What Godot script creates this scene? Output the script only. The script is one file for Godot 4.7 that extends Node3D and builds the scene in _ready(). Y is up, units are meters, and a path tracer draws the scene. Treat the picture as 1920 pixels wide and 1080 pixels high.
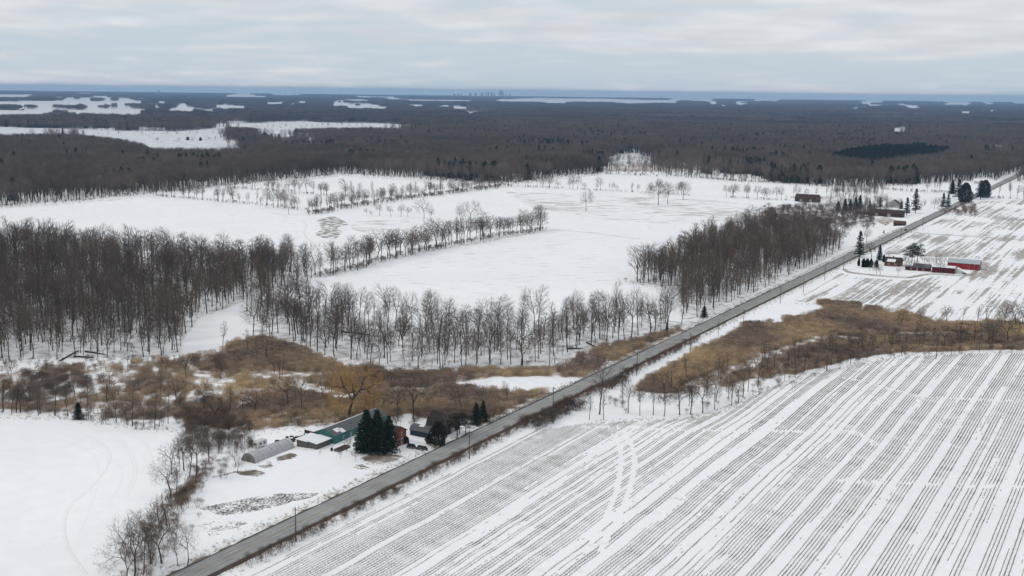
extends Node3D
# Winter farmland seen from about 118 m up. y is up, metres, the view runs towards -z.
const H := 118.0
const FOC := 2200.0
var pitch := atan((540.0 - 172.0) / FOC)
var roll := atan2(22.0, 1919.0)
var noi := FastNoiseLite.new()      # soft
var noi2 := FastNoiseLite.new()     # middling
var rng := RandomNumberGenerator.new()
var road_a := Vector2.ZERO
var road_u := Vector2.ZERO
var road_n := Vector2.ZERO
var creek: PackedVector2Array
var M := {}
var used := {}

# ---------------------------------------------------------------- pixels and ground
func ray(px: float, py: float) -> Vector3:
	var u := (px - 960.0) / FOC
	var v := (540.0 - py) / FOC
	var x := u * cos(roll) - v * sin(roll)
	var y := u * sin(roll) + v * cos(roll)
	return Vector3(x, y * cos(pitch) - sin(pitch), -(cos(pitch) + y * sin(pitch)))

func g2(px: float, py: float) -> Vector2:
	var d := ray(px, py)
	var t := -H / d.y
	return Vector2(d.x * t, d.z * t)

func gp(px: float, py: float) -> Vector3:
	var q := g2(px, py)
	return Vector3(q.x, hgt(q.x, q.y), q.y)

func to_px(p: Vector3) -> Vector2:
	var d := p - Vector3(0, H, 0)
	var fy := d.y * cos(pitch) - d.z * sin(pitch)
	var fz := -(d.z * cos(pitch)) - d.y * sin(pitch)
	if fz < 1.0:
		return Vector2(-9999, -9999)
	var x := d.x / fz
	var y := fy / fz
	var u := x * cos(roll) + y * sin(roll)
	var v := -x * sin(roll) + y * cos(roll)
	return Vector2(960.0 + u * FOC, 540.0 - v * FOC)

func gpoly(pts: Array) -> PackedVector2Array:
	var o := PackedVector2Array()
	for p in pts:
		o.append(g2(p[0], p[1]))
	return o

func pxpoly(pts: Array) -> PackedVector2Array:
	var o := PackedVector2Array()
	for p in pts:
		o.append(Vector2(p[0], p[1]))
	return o

func road_st(x: float, z: float) -> Vector2:
	var d := Vector2(x, z) - road_a
	return Vector2(d.dot(road_u), d.dot(road_n))

func road_pt(s: float, t: float) -> Vector2:
	return road_a + road_u * s + road_n * t

# ---------------------------------------------------------------- terrain height
const GX0 := -930.0
const GZ0 := -2010.0
const GC := 6.0
const GNX := 330
const GNZ := 296
var hgrid := PackedFloat32Array()
var s_bridge := 0.0

func raw_height(x: float, z: float) -> float:
	var st := road_st(x, z)
	var near := 1e9
	var q := Vector2(x, z)
	for i in creek.size() - 1:
		near = minf(near, q.distance_squared_to(Geometry2D.get_closest_point_to_segment(q, creek[i], creek[i + 1])))
	near = sqrt(near)
	var h := -2.4 * (1.0 - smoothstep(14.0, 60.0, near)) + noi.get_noise_2d(x * 0.9, z * 0.9) * 1.1 + noi2.get_noise_2d(x * 0.35, z * 0.35) * 0.4
	var w := smoothstep(6.0, 17.0, absf(st.y))
	var over := 1.0 - smoothstep(7.0, 11.0, absf(st.x - s_bridge))
	h = lerpf(lerpf(0.2, h, w), h, over)
	var e := minf(minf(x - GX0, GX0 + GC * GNX - x), minf(z - GZ0, GZ0 + GC * GNZ - z))
	return h * smoothstep(0.0, 60.0, e)

func hgt(x: float, z: float) -> float:
	var u := (x - GX0) / GC
	var v := (z - GZ0) / GC
	if u < 0.0 or v < 0.0 or u >= GNX or v >= GNZ:
		return 0.0
	var i := int(u)
	var j := int(v)
	u -= i
	v -= j
	var k := j * (GNX + 1) + i
	return lerpf(lerpf(hgrid[k], hgrid[k + 1], u), lerpf(hgrid[k + GNX + 1], hgrid[k + GNX + 2], u), v)

# ---------------------------------------------------------------- mesh building
class MB:
	var v := PackedVector3Array()
	var c := PackedColorArray()
	var uv := PackedVector2Array()
	var ix := PackedInt32Array()
	var col := Color(1, 1, 1)
	func tri(a: Vector3, b: Vector3, d: Vector3) -> void:
		var k := v.size()
		v.append(a); v.append(b); v.append(d)
		c.append(col); c.append(col); c.append(col)
		ix.append(k); ix.append(k + 1); ix.append(k + 2)
	func quad(a: Vector3, b: Vector3, d: Vector3, e: Vector3) -> void:
		var k := v.size()
		v.append(a); v.append(b); v.append(d); v.append(e)
		for i in 4:
			c.append(col)
		for i in [0, 1, 2, 0, 2, 3]:
			ix.append(k + i)
	func tube(a: Vector3, b: Vector3, ra: float, rb: float, n := 4, cap := false) -> void:
		var d := b - a
		if d.length_squared() < 1e-10:
			return
		d = d.normalized()
		var s := d.cross(Vector3.UP if absf(d.y) < 0.9 else Vector3.RIGHT).normalized()
		var t := s.cross(d)
		var k := v.size()
		for i in n:
			var w := TAU * i / n
			var o := s * cos(w) + t * sin(w)
			v.append(a + o * ra)
			c.append(col)
		if rb <= 0.0:
			v.append(b)
			c.append(col)
			for i in n:
				ix.append(k + i); ix.append(k + n); ix.append(k + (i + 1) % n)
			return
		for i in n:
			var w := TAU * i / n
			var o := s * cos(w) + t * sin(w)
			v.append(b + o * rb)
			c.append(col)
		for i in n:
			var j := (i + 1) % n
			ix.append(k + i); ix.append(k + n + i); ix.append(k + j)
			ix.append(k + j); ix.append(k + n + i); ix.append(k + n + j)
		if cap:
			for i in range(1, n - 1):
				ix.append(k + n); ix.append(k + n + i + 1); ix.append(k + n + i)
	func box(o: Vector3, s: Vector3, bs := Basis.IDENTITY) -> void:
		var h := s * 0.5
		var p := []
		for q in [Vector3(-1, -1, -1), Vector3(1, -1, -1), Vector3(1, -1, 1), Vector3(-1, -1, 1), Vector3(-1, 1, -1), Vector3(1, 1, -1), Vector3(1, 1, 1), Vector3(-1, 1, 1)]:
			p.append(o + bs * (q * h))
		for f in [[0, 1, 2, 3], [4, 7, 6, 5], [0, 4, 5, 1], [1, 5, 6, 2], [2, 6, 7, 3], [3, 7, 4, 0]]:
			quad(p[f[0]], p[f[1]], p[f[2]], p[f[3]])
	func blob(o: Vector3, s: Vector3, r: RandomNumberGenerator, rough := 0.2) -> void:
		var rings := 5
		var n := 8
		var k := v.size()
		for i in rings + 1:
			var la := PI * i / rings
			for j in n:
				var w := TAU * j / n
				var q := 1.0 + r.randf_range(-rough, rough)
				v.append(o + Vector3(sin(la) * cos(w), cos(la), sin(la) * sin(w)) * s * q)
				c.append(col)
		for i in rings:
			for j in n:
				var j2 := (j + 1) % n
				ix.append(k + i * n + j); ix.append(k + i * n + j2); ix.append(k + (i + 1) * n + j2)
				ix.append(k + i * n + j); ix.append(k + (i + 1) * n + j2); ix.append(k + (i + 1) * n + j)
	func blob_low(o: Vector3, s: Vector3, r: RandomNumberGenerator) -> void:
		var k := v.size()
		v.append(o + Vector3(r.randf_range(-0.3, 0.3) * s.x, s.y, r.randf_range(-0.3, 0.3) * s.z))
		c.append(col)
		for i in 5:
			var w := TAU * i / 5.0
			var q := r.randf_range(0.6, 1.3)
			v.append(o + Vector3(cos(w) * s.x * q, -0.03, sin(w) * s.z * q))
			c.append(col)
		for i in 5:
			ix.append(k); ix.append(k + 1 + i); ix.append(k + 1 + (i + 1) % 5)
	func mesh(m: Material) -> ArrayMesh:
		var a := []
		a.resize(Mesh.ARRAY_MAX)
		a[Mesh.ARRAY_VERTEX] = v
		a[Mesh.ARRAY_COLOR] = c
		if uv.size() == v.size():
			a[Mesh.ARRAY_TEX_UV] = uv
		a[Mesh.ARRAY_INDEX] = ix
		var o := ArrayMesh.new()
		o.add_surface_from_arrays(Mesh.PRIMITIVE_TRIANGLES, a)
		o.surface_set_material(0, m)
		return o

# ---------------------------------------------------------------- nodes
func numbered(called: String) -> String:
	used[called] = used.get(called, -1) + 1
	return called if used[called] == 0 else "%s_%03d" % [called, used[called]]

func tag(o: Node, label: String, category: String, group := "", kind := "") -> void:
	o.set_meta("label", label)
	if category: o.set_meta("category", category)
	if group: o.set_meta("group", group)
	if kind: o.set_meta("kind", kind)

func thing(called: String, label: String, category: String, at: Vector3, turn := 0.0, group := "") -> Node3D:
	var o := Node3D.new()
	o.name = numbered(called)
	add_child(o)
	o.position = at
	o.rotation.y = turn
	tag(o, label, category, group)
	return o

func put(called: String, me: Mesh, parent: Node, over: Material = null) -> MeshInstance3D:
	var o := MeshInstance3D.new()
	o.mesh = me
	o.name = called if parent != self else numbered(called)
	if over: o.material_override = over
	parent.add_child(o, true)
	return o

func mat(r: float, g: float, b: float, rough := 0.9, extra := {}) -> StandardMaterial3D:
	var m := StandardMaterial3D.new()
	m.albedo_color = Color(r, g, b).linear_to_srgb()
	m.roughness = rough
	m.metallic_specular = 0.3
	for k in extra:
		m.set(k, extra[k])
	return m

func noisy(r: float, g: float, b: float, amount: float, scale: float, rough := 0.9, stretch := Vector3.ONE, sd := 1) -> StandardMaterial3D:
	var n := FastNoiseLite.new()
	n.seed = sd
	n.frequency = 0.03
	n.fractal_octaves = 5
	var ramp := Gradient.new()
	ramp.set_color(0, Color(1 - amount, 1 - amount, 1 - amount))
	ramp.set_color(1, Color(1, 1, 1))
	var t := NoiseTexture2D.new()
	t.width = 256
	t.height = 256
	t.seamless = true
	t.noise = n
	t.color_ramp = ramp
	var m := mat(r, g, b, rough)
	m.albedo_texture = t
	m.uv1_triplanar = true
	m.uv1_scale = Vector3(scale, scale, scale) * stretch
	return m

func vmat(rough := 0.95) -> StandardMaterial3D:
	var m := StandardMaterial3D.new()
	m.vertex_color_use_as_albedo = true
	m.roughness = rough
	m.metallic_specular = 0.2
	return m

func multi(called: String, me: Mesh, xf: Array, cols: Array, parent: Node) -> void:
	if xf.is_empty():
		return
	var mm := MultiMesh.new()
	mm.transform_format = MultiMesh.TRANSFORM_3D
	mm.use_colors = not cols.is_empty()
	mm.mesh = me
	mm.instance_count = xf.size()
	for i in xf.size():
		mm.set_instance_transform(i, xf[i])
		if mm.use_colors:
			mm.set_instance_color(i, cols[i])
	var o := MultiMeshInstance3D.new()
	o.multimesh = mm
	o.name = called if parent != self else numbered(called)
	parent.add_child(o, true)

func stuff(called: String, label: String, category: String) -> Node3D:
	var o := Node3D.new()
	o.name = numbered(called)
	add_child(o)
	tag(o, label, category, "", "stuff")
	return o

# ---------------------------------------------------------------- sky
func make_sky() -> Sky:
	var w := 4096
	var h := 2048
	var n1 := FastNoiseLite.new()
	n1.seed = 11
	n1.frequency = 0.12
	n1.fractal_octaves = 5
	var n2 := FastNoiseLite.new()
	n2.seed = 23
	n2.frequency = 0.95
	n2.fractal_octaves = 4
	var lut := PackedByteArray()
	lut.resize(1025)
	for i in 1025:
		lut[i] = clampi(roundi(Color(i / 1024.0, 0, 0).linear_to_srgb().r * 255.0), 0, 255)
	var d := PackedByteArray()
	d.resize(w * h * 3)
	var low := Color(0.52, 0.60, 0.66)
	for j in h / 2:
		var el := (0.5 - (j + 0.5) / h) * PI
		var fine := el < 0.2
		var step := 1 if fine else 8
		if not fine and j % 8 != 0:
			continue
		var y := sin(el)
		var far := 1.0 / (y + 0.055)
		var bright := 1.0 + 0.35 * y
		var i := 0
		while i < w:
			var az := TAU * i / w
			var px := cos(az) * cos(el) * far
			var pz := sin(az) * cos(el) * far
			var a := n1.get_noise_2d(px * 1.0, pz * 1.0) * 1.3 + n2.get_noise_2d(px, pz) * 0.55
			var cover := smoothstep(-0.35, 0.45, a + 9.0 * clampf(el - 0.032, -0.03, 0.05))
			var light := 0.5 + 0.5 * clampf(n2.get_noise_2d(px * 0.8 + 40.0, pz * 0.8) * 1.9 + n1.get_noise_2d(px * 1.9, pz * 1.9 + 9.0), -1.0, 1.0)
			var r := lerpf(0.56, lerpf(0.62, 0.77, light), cover) * bright
			var g := lerpf(0.64, lerpf(0.65, 0.785, light), cover) * bright
			var b := lerpf(0.705, lerpf(0.69, 0.81, light), cover) * bright
			var br := lut[clampi(int(r * 1024.0), 0, 1024)]
			var bg := lut[clampi(int(g * 1024.0), 0, 1024)]
			var bb := lut[clampi(int(b * 1024.0), 0, 1024)]
			for k in step:
				var at := (j * w + i + k) * 3
				d[at] = br
				d[at + 1] = bg
				d[at + 2] = bb
			i += step
		if not fine:
			var row := d.slice(j * w * 3, (j + 1) * w * 3)
			for k in range(1, 8):
				if (0.5 - (j + k + 0.5) / h) * PI < 0.2:
					break
				var base := (j + k) * w * 3
				for q in range(0, w * 3):
					d[base + q] = row[q]
	# below the horizon the same pale air goes on
	for j in range(h / 2, h):
		for i in w:
			var at := (j * w + i) * 3
			d[at] = lut[int(0.56 * 1024)]
			d[at + 1] = lut[int(0.65 * 1024)]
			d[at + 2] = lut[int(0.72 * 1024)]
	var im := Image.create_from_data(w, h, false, Image.FORMAT_RGB8, d)
	var pm := PanoramaSkyMaterial.new()
	pm.panorama = ImageTexture.create_from_image(im)
	var s := Sky.new()
	s.sky_material = pm
	return s

func setup_view() -> void:
	var cam := Camera3D.new()
	cam.name = "camera"
	var c := cos(roll)
	var s := sin(roll)
	var cp := cos(pitch)
	var sp := sin(pitch)
	cam.transform = Transform3D(Basis(Vector3(c, s * cp, -s * sp), Vector3(-s, c * cp, -c * sp), Vector3(0, sp, cp)), Vector3(0, H, 0))
	cam.fov = rad_to_deg(2.0 * atan(540.0 / FOC))
	cam.near = 1.0
	cam.far = 60000.0
	add_child(cam)
	var e := Environment.new()
	e.background_mode = Environment.BG_SKY
	e.sky = make_sky()
	e.tonemap_mode = Environment.TONE_MAPPER_LINEAR
	e.tonemap_exposure = 1.0
	e.background_energy_multiplier = 1.0
	e.fog_enabled = true
	e.fog_density = 0.00005
	e.fog_light_color = Color(0.66, 0.82, 1.0)
	e.sdfgi_enabled = true
	e.ssao_enabled = true
	e.ssil_enabled = true
	var we := WorldEnvironment.new()
	we.name = "world_environment"
	we.environment = e
	add_child(we)
	var sun := DirectionalLight3D.new()
	sun.name = "sun"
	sun.light_energy = 0.24
	sun.light_angular_distance = 12.0
	sun.light_color = Color(1.0, 0.97, 0.92)
	sun.shadow_enabled = true
	sun.rotation_degrees = Vector3(-42, -70, 0)
	add_child(sun)

# ---------------------------------------------------------------- ground
const LEFT_WOOD := [[-320, 700], [-100, 684], [0, 675], [200, 672], [340, 668], [345, 640], [372, 600], [460, 566], [545, 538], [586, 522], [575, 506], [480, 500], [400, 498], [330, 492], [250, 480], [100, 470], [-320, 470]]
const RIGHT_WOOD := [[1180, 528], [1225, 535], [1268, 545], [1282, 612], [1320, 604], [1372, 575], [1420, 550], [1500, 508], [1584, 467], [1572, 452], [1520, 436], [1440, 430], [1380, 434], [1320, 456], [1262, 490], [1215, 510]]
const BELT := [[455, 585], [500, 560], [560, 566], [640, 590], [760, 605], [900, 622], [1060, 615], [1180, 605], [1250, 600], [1290, 606], [1270, 620], [1180, 640], [1090, 658], [1030, 684], [880, 688], [760, 688], [650, 674], [560, 648], [480, 632]]
const REED_MAIN := [[430, 648], [480, 636], [560, 653], [650, 682], [760, 693], [850, 692], [845, 714], [930, 726], [1000, 733], [1052, 737], [1000, 766], [930, 797], [880, 790], [760, 772], [640, 790], [560, 795], [480, 805], [400, 800], [330, 778], [380, 742], [430, 717], [420, 700], [370, 690]]
const REED_SPARSE := [[-200, 705], [0, 690], [200, 680], [345, 674], [430, 655], [430, 720], [330, 772], [240, 785], [150, 766], [0, 758], [-200, 760]]
const REED_STRIP := [[770, 692], [900, 687], [1030, 688], [1036, 697], [900, 699], [850, 706]]
const REED_BANK := [[1036, 692], [1100, 662], [1180, 643], [1290, 615], [1284, 628], [1185, 668], [1112, 704], [1060, 700]]
const REED_RIGHT := [[1190, 722], [1280, 672], [1332, 642], [1400, 607], [1460, 602], [1520, 592], [1552, 582], [1530, 566], [1600, 571], [1700, 586], [1760, 602], [2050, 596], [2050, 648], [1800, 654], [1700, 657], [1600, 668], [1490, 692], [1420, 700], [1330, 716], [1250, 728]]
const SNOWGAPS := [[[470, 692], [520, 683], [600, 690], [612, 700], [560, 703], [480, 704]], [[1270, 712], [1330, 690], [1420, 662], [1470, 640], [1530, 621], [1562, 623], [1542, 632], [1440, 668], [1340, 712], [1290, 728]], [[1562, 621], [1618, 624], [1620, 634], [1575, 634]], [[1665, 616], [1760, 612], [1850, 617], [1850, 625], [1760, 622], [1680, 624]], [[1580, 650], [1640, 640], [1660, 648], [1600, 658]], [[560, 700], [690, 735], [640, 745], [520, 715]], [[720, 715], [810, 718], [800, 728], [730, 730]]]
const POND := [[846, 714], [920, 704], [1000, 697], [1090, 699], [1102, 709], [1060, 728], [1005, 731], [930, 724]]
const FARM_FIELD := [[1490, 566], [1560, 522], [1640, 480], [1700, 445], [1780, 404], [1838, 378], [2100, 366], [2300, 420], [2300, 600], [1920, 598], [1760, 600], [1690, 584], [1600, 570]]
const STUBBLE := [[300, 1180], [470, 1080], [660, 975], [900, 862], [965, 828], [1010, 806], [1120, 792], [1330, 772], [1412, 735], [1500, 697], [1700, 667], [1920, 660], [2120, 655], [2300, 1000], [2300, 1180]]

func raster(poly: PackedVector2Array, code: int, map: PackedByteArray, w: int, h: int, x0: float, z0: float, res: float) -> void:
	var p := PackedVector2Array()
	var lo := 1e9
	var hi := -1e9
	for q in poly:
		var r := Vector2((q.x - x0) / res, (q.y - z0) / res)
		p.append(r)
		lo = minf(lo, r.y)
		hi = maxf(hi, r.y)
	for j in range(maxi(0, int(lo)), mini(h - 1, int(hi)) + 1):
		var y := j + 0.5
		var xs := []
		for i in p.size():
			var a := p[i]
			var b := p[(i + 1) % p.size()]
			if (a.y <= y) != (b.y <= y):
				xs.append(a.x + (y - a.y) / (b.y - a.y) * (b.x - a.x))
		xs.sort()
		for k in range(0, xs.size() - 1, 2):
			for i in range(maxi(0, int(xs[k])), mini(w - 1, int(xs[k + 1])) + 1):
				map[j * w + i] = code

func ground_map(w: int, h: int, x0: float, z0: float, res: float, near_map: bool) -> ImageTexture:
	var code := PackedByteArray()
	code.resize(w * h)
	var regions := [[FARM_FIELD, 3], [STUBBLE, 10], [LEFT_WOOD, 1], [RIGHT_WOOD, 1], [BELT, 1], [REED_SPARSE, 11], [REED_MAIN, 2], [REED_STRIP, 2], [REED_BANK, 2], [REED_RIGHT, 2], [POND, 0],
		[[[596, 412], [625, 405], [640, 412], [655, 420], [630, 428], [642, 434], [628, 448], [606, 446], [592, 438], [604, 430]], 4],
		[[[660, 415], [760, 412], [800, 425], [700, 440], [660, 430]], 5],
		[[[950, 360], [1280, 372], [1440, 385], [1440, 410], [1250, 420], [1120, 410], [1000, 390]], 5],
		[[[800, 460], [1190, 430], [1190, 520], [900, 570], [700, 530]], 6],
		[[[1600, 480], [1620, 476], [1700, 478], [1840, 486], [1838, 510], [1780, 514], [1700, 524], [1600, 520], [1560, 505]], 0],
		[[[676, 852], [700, 846], [740, 846], [762, 851], [745, 862], [710, 869], [684, 862]], 7], [[[654, 866], [676, 863], [700, 872], [690, 875]], 7],
		[[[438, 884], [478, 878], [498, 884], [478, 892], [445, 891]], 7], [[[512, 858], [545, 848], [558, 850], [553, 857], [525, 862]], 7], [[[478, 872], [505, 867], [512, 870], [494, 876]], 7],
		[[[375, 952], [430, 940], [520, 922], [600, 922], [585, 932], [500, 952], [420, 966]], 8], [[[370, 985], [420, 972], [470, 980], [440, 1000], [395, 1005]], 9],
		[[[1132, 304], [1160, 300], [1175, 312], [1200, 296], [1240, 302], [1290, 310], [1296, 322], [1140, 322]], 2], [[[1640, 412], [1660, 405], [1680, 412], [1660, 422]], 2]]
	for r in regions:
		raster(gpoly(r[0]), r[1], code, w, h, x0, z0, res)
	# wheel marks and field edges, drawn as thin lines of thinner snow
	var wear := PackedByteArray()
	wear.resize(w * h)
	var lines := [[[[150, 812], [195, 835], [208, 855], [200, 880], [170, 915], [135, 945], [122, 985], [132, 1030], [165, 1080]], 42], [[[146, 815], [190, 838], [203, 858], [195, 883], [165, 915], [130, 945], [117, 985], [127, 1030], [158, 1080]], 22],
		[[[80, 800], [160, 802], [215, 822], [246, 860], [250, 892], [235, 925]], 28], [[[84, 797], [165, 799], [222, 820], [252, 860], [256, 892], [240, 928]], 28], [[[120, 830], [170, 850], [186, 890], [170, 950], [150, 1000]], 22], [[[100, 790], [200, 802], [270, 830], [290, 870]], 26], [[[170, 840], [220, 870], [228, 900], [200, 950]], 18],
		[[[1035, 429], [1110, 437], [1200, 448]], 90], [[[1035, 430], [1110, 438], [1200, 449]], 60],
		[[[1715, 435], [1800, 441], [1920, 449], [2100, 462]], 190], [[[1715, 436], [1800, 442.5], [1920, 450.5], [2100, 464]], 190],
		[[[565, 415], [575, 425], [570, 437], [585, 455]], 60], [[[1220, 450], [1300, 430], [1400, 420]], 25],
		[[[398, 893], [430, 885], [450, 880]], 200], [[[590, 832], [640, 838], [662, 848]], 60], [[[1125, 795], [1250, 783], [1400, 738], [1520, 700], [1720, 668], [2000, 660]], 70], [[[1125, 798], [1250, 786], [1400, 741], [1520, 703], [1720, 671], [2000, 663]], 70],
		[[[1580, 505], [1597, 512], [1690, 519.5], [1720, 516], [1745, 513], [1810, 516], [1828, 509], [1836, 502]], 235], [[[1582, 504], [1600, 511], [1690, 518], [1720, 514.5], [1745, 511.5], [1808, 514.5], [1826, 508], [1834, 501]], 200],
		[[[804, 833], [822, 840], [836, 843]], 225], [[[800, 834], [818, 841], [832, 845]], 225], [[[730, 819], [770, 826], [806, 836]], 60]]
	for l in lines:
		var raw := gpoly(l[0])
		var pl := PackedVector2Array()
		for i in raw.size() - 1:
			for k in 8:
				pl.append(raw[i].cubic_interpolate(raw[i + 1], raw[maxi(i - 1, 0)], raw[mini(i + 2, raw.size() - 1)], k / 8.0))
		pl.append(raw[raw.size() - 1])
		for i in pl.size() - 1:
			var n := int(pl[i].distance_to(pl[i + 1]) / res * 1.5) + 1
			for k in n:
				var q := pl[i].lerp(pl[i + 1], float(k) / n)
				var a := int((q.x - x0) / res)
				var b := int((q.y - z0) / res)
				for oy in (2 if l[1] > 60 else 1):
					for ox in (2 if l[1] > 60 else 1):
						if a + ox >= 0 and a + ox < w and b + oy >= 0 and b + oy < h:
							wear[(b + oy) * w + a + ox] = l[1]
	var lut := PackedByteArray()
	lut.resize(1025)
	for i in 1025:
		lut[i] = clampi(roundi(Color(i / 1024.0, 0, 0).linear_to_srgb().r * 255.0), 0, 255)
	var d := PackedByteArray()
	d.resize(w * h * 3)
	var r2 := RandomNumberGenerator.new()
	r2.seed = 5
	var up := Vector2(0.9, 0.43)
	for j in h:
		var z := z0 + (j + 0.5) * res
		var big := 0.0
		for i in w:
			var x := x0 + (i + 0.5) * res
			if i % 4 == 0:
				big = noi.get_noise_2d(x * 1.5, z * 1.5)
			var n := noi2.get_noise_2d(x, z)
			var f := r2.randf()
			var k := code[j * w + i]
			if k or f < 0.3:
				var ii := clampi(i + int(n * 3.0 / res), 0, w - 1)
				var jj := clampi(j + int(big * 5.0 / res), 0, h - 1)
				k = code[jj * w + ii]
			var r := 0.795 + 0.03 * n + 0.04 * big + (f - 0.5) * 0.03
			var g := r + 0.008
			var b := r + 0.022
			var m := 0.0
			var sr := 0.2
			var sg := 0.16
			var sb := 0.12
			match k:
				0:
					# wind-scoured streaks where the crop residue shows
					if not near_map:
						m = clampf((noi2.get_noise_2d(x * 0.5 + z * 0.2, z * 0.8 - x * 0.1) + big * 0.6 - 0.5) * 1.3, 0.0, 0.2)
					elif f > 0.9985:
						m = 0.3
				1:
					m = clampf(0.16 + n * 0.9 + (f - 0.5) * 0.7, 0.0, 0.8)
					sr = 0.20; sg = 0.155; sb = 0.12
				2:
					m = clampf(0.62 + n * 1.1 + (f - 0.5) * 0.5 + big * 0.5, 0.0, 0.95)
					sr = 0.22; sg = 0.15; sb = 0.085
				3:
					var st := road_st(x, z)
					var q := noi2.get_noise_2d(st.y * 3.2, st.x * 0.03) * 1.0 + noi2.get_noise_2d(st.y * 0.8, st.x * 0.06) * 0.8 + n * 0.3 + noi.get_noise_2d(x * 2.2, z * 1.2) * 0.9
					m = clampf((q - 0.02) * 4.0, 0.0, 0.88) * (0.72 + 0.28 * f)
					if absf(noi2.get_noise_2d(st.y * 0.9 + st.x * 0.25, st.x * 0.3 - st.y * 0.2)) < 0.035:
						m *= 0.3
					sr = 0.195; sg = 0.165; sb = 0.13
				4:
					m = clampf(0.55 + n * 1.6 + (f - 0.5) * 0.4, 0.0, 0.9)
					sr = 0.19; sg = 0.165; sb = 0.12
				5:
					m = clampf((noi2.get_noise_2d(x * 0.22 + z * 0.08, z * 0.9) + big * 0.5 - 0.1) * 2.2, 0.0, 0.55)
				6:
					m = clampf((noi2.get_noise_2d(x * 0.3, z * 1.3) - 0.33) * 1.2, 0.0, 0.3)
				7:
					m = clampf(0.85 + n * 0.9 + (f - 0.5) * 0.3, 0.0, 0.95)
					sr = 0.115; sg = 0.085; sb = 0.05
				11:
					m = clampf(0.22 + n * 1.2 + (f - 0.5) * 0.5 + big * 0.5, 0.0, 0.95)
					sr = 0.22; sg = 0.15; sb = 0.085
				10:
					m = clampf((n + big * 0.4 - 0.42) * 0.5, 0.0, 0.1)
				8:
					m = 0.9 if f + n * 0.7 > 0.52 else 0.0
					sr = 0.07; sg = 0.055; sb = 0.045
				9:
					m = 0.85 if f + n * 0.5 > 0.86 else 0.0
					sr = 0.07; sg = 0.055; sb = 0.045
			var wr := wear[j * w + i] / 255.0
			if wr > 0.0:
				m = maxf(m, clampf(wr + n * 0.35 * wr, 0.0, 0.9))
			var t := (x - road_a.x) * road_n.x + (z - road_a.y) * road_n.y
			var side := absf(t)
			if side < 12.0:
				var e := 5.5 + n * 1.6 + big
				var v := clampf((e - side) * 1.2, 0.0, 0.9) + (0.16 if f > 0.7 + side * 0.025 else 0.0) + clampf((9.5 - side) * 0.035 + n * 0.12, 0.0, 0.2)
				if v > m:
					m = minf(v, 0.95)
					sr = 0.15; sg = 0.12; sb = 0.09
			r = lerpf(r, sr, m)
			g = lerpf(g, sg, m)
			b = lerpf(b, sb, m)
			var at := (j * w + i) * 3
			d[at] = lut[int(clampf(r, 0, 1) * 1024.0)]
			d[at + 1] = lut[int(clampf(g, 0, 1) * 1024.0)]
			d[at + 2] = lut[int(clampf(b, 0, 1) * 1024.0)]
	return ImageTexture.create_from_image(Image.create_from_data(w, h, false, Image.FORMAT_RGB8, d))

func snow_mat(t: Texture2D) -> StandardMaterial3D:
	var m := StandardMaterial3D.new()
	m.albedo_texture = t
	m.roughness = 0.85
	m.metallic_specular = 0.25
	m.texture_repeat = false
	return m

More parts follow.
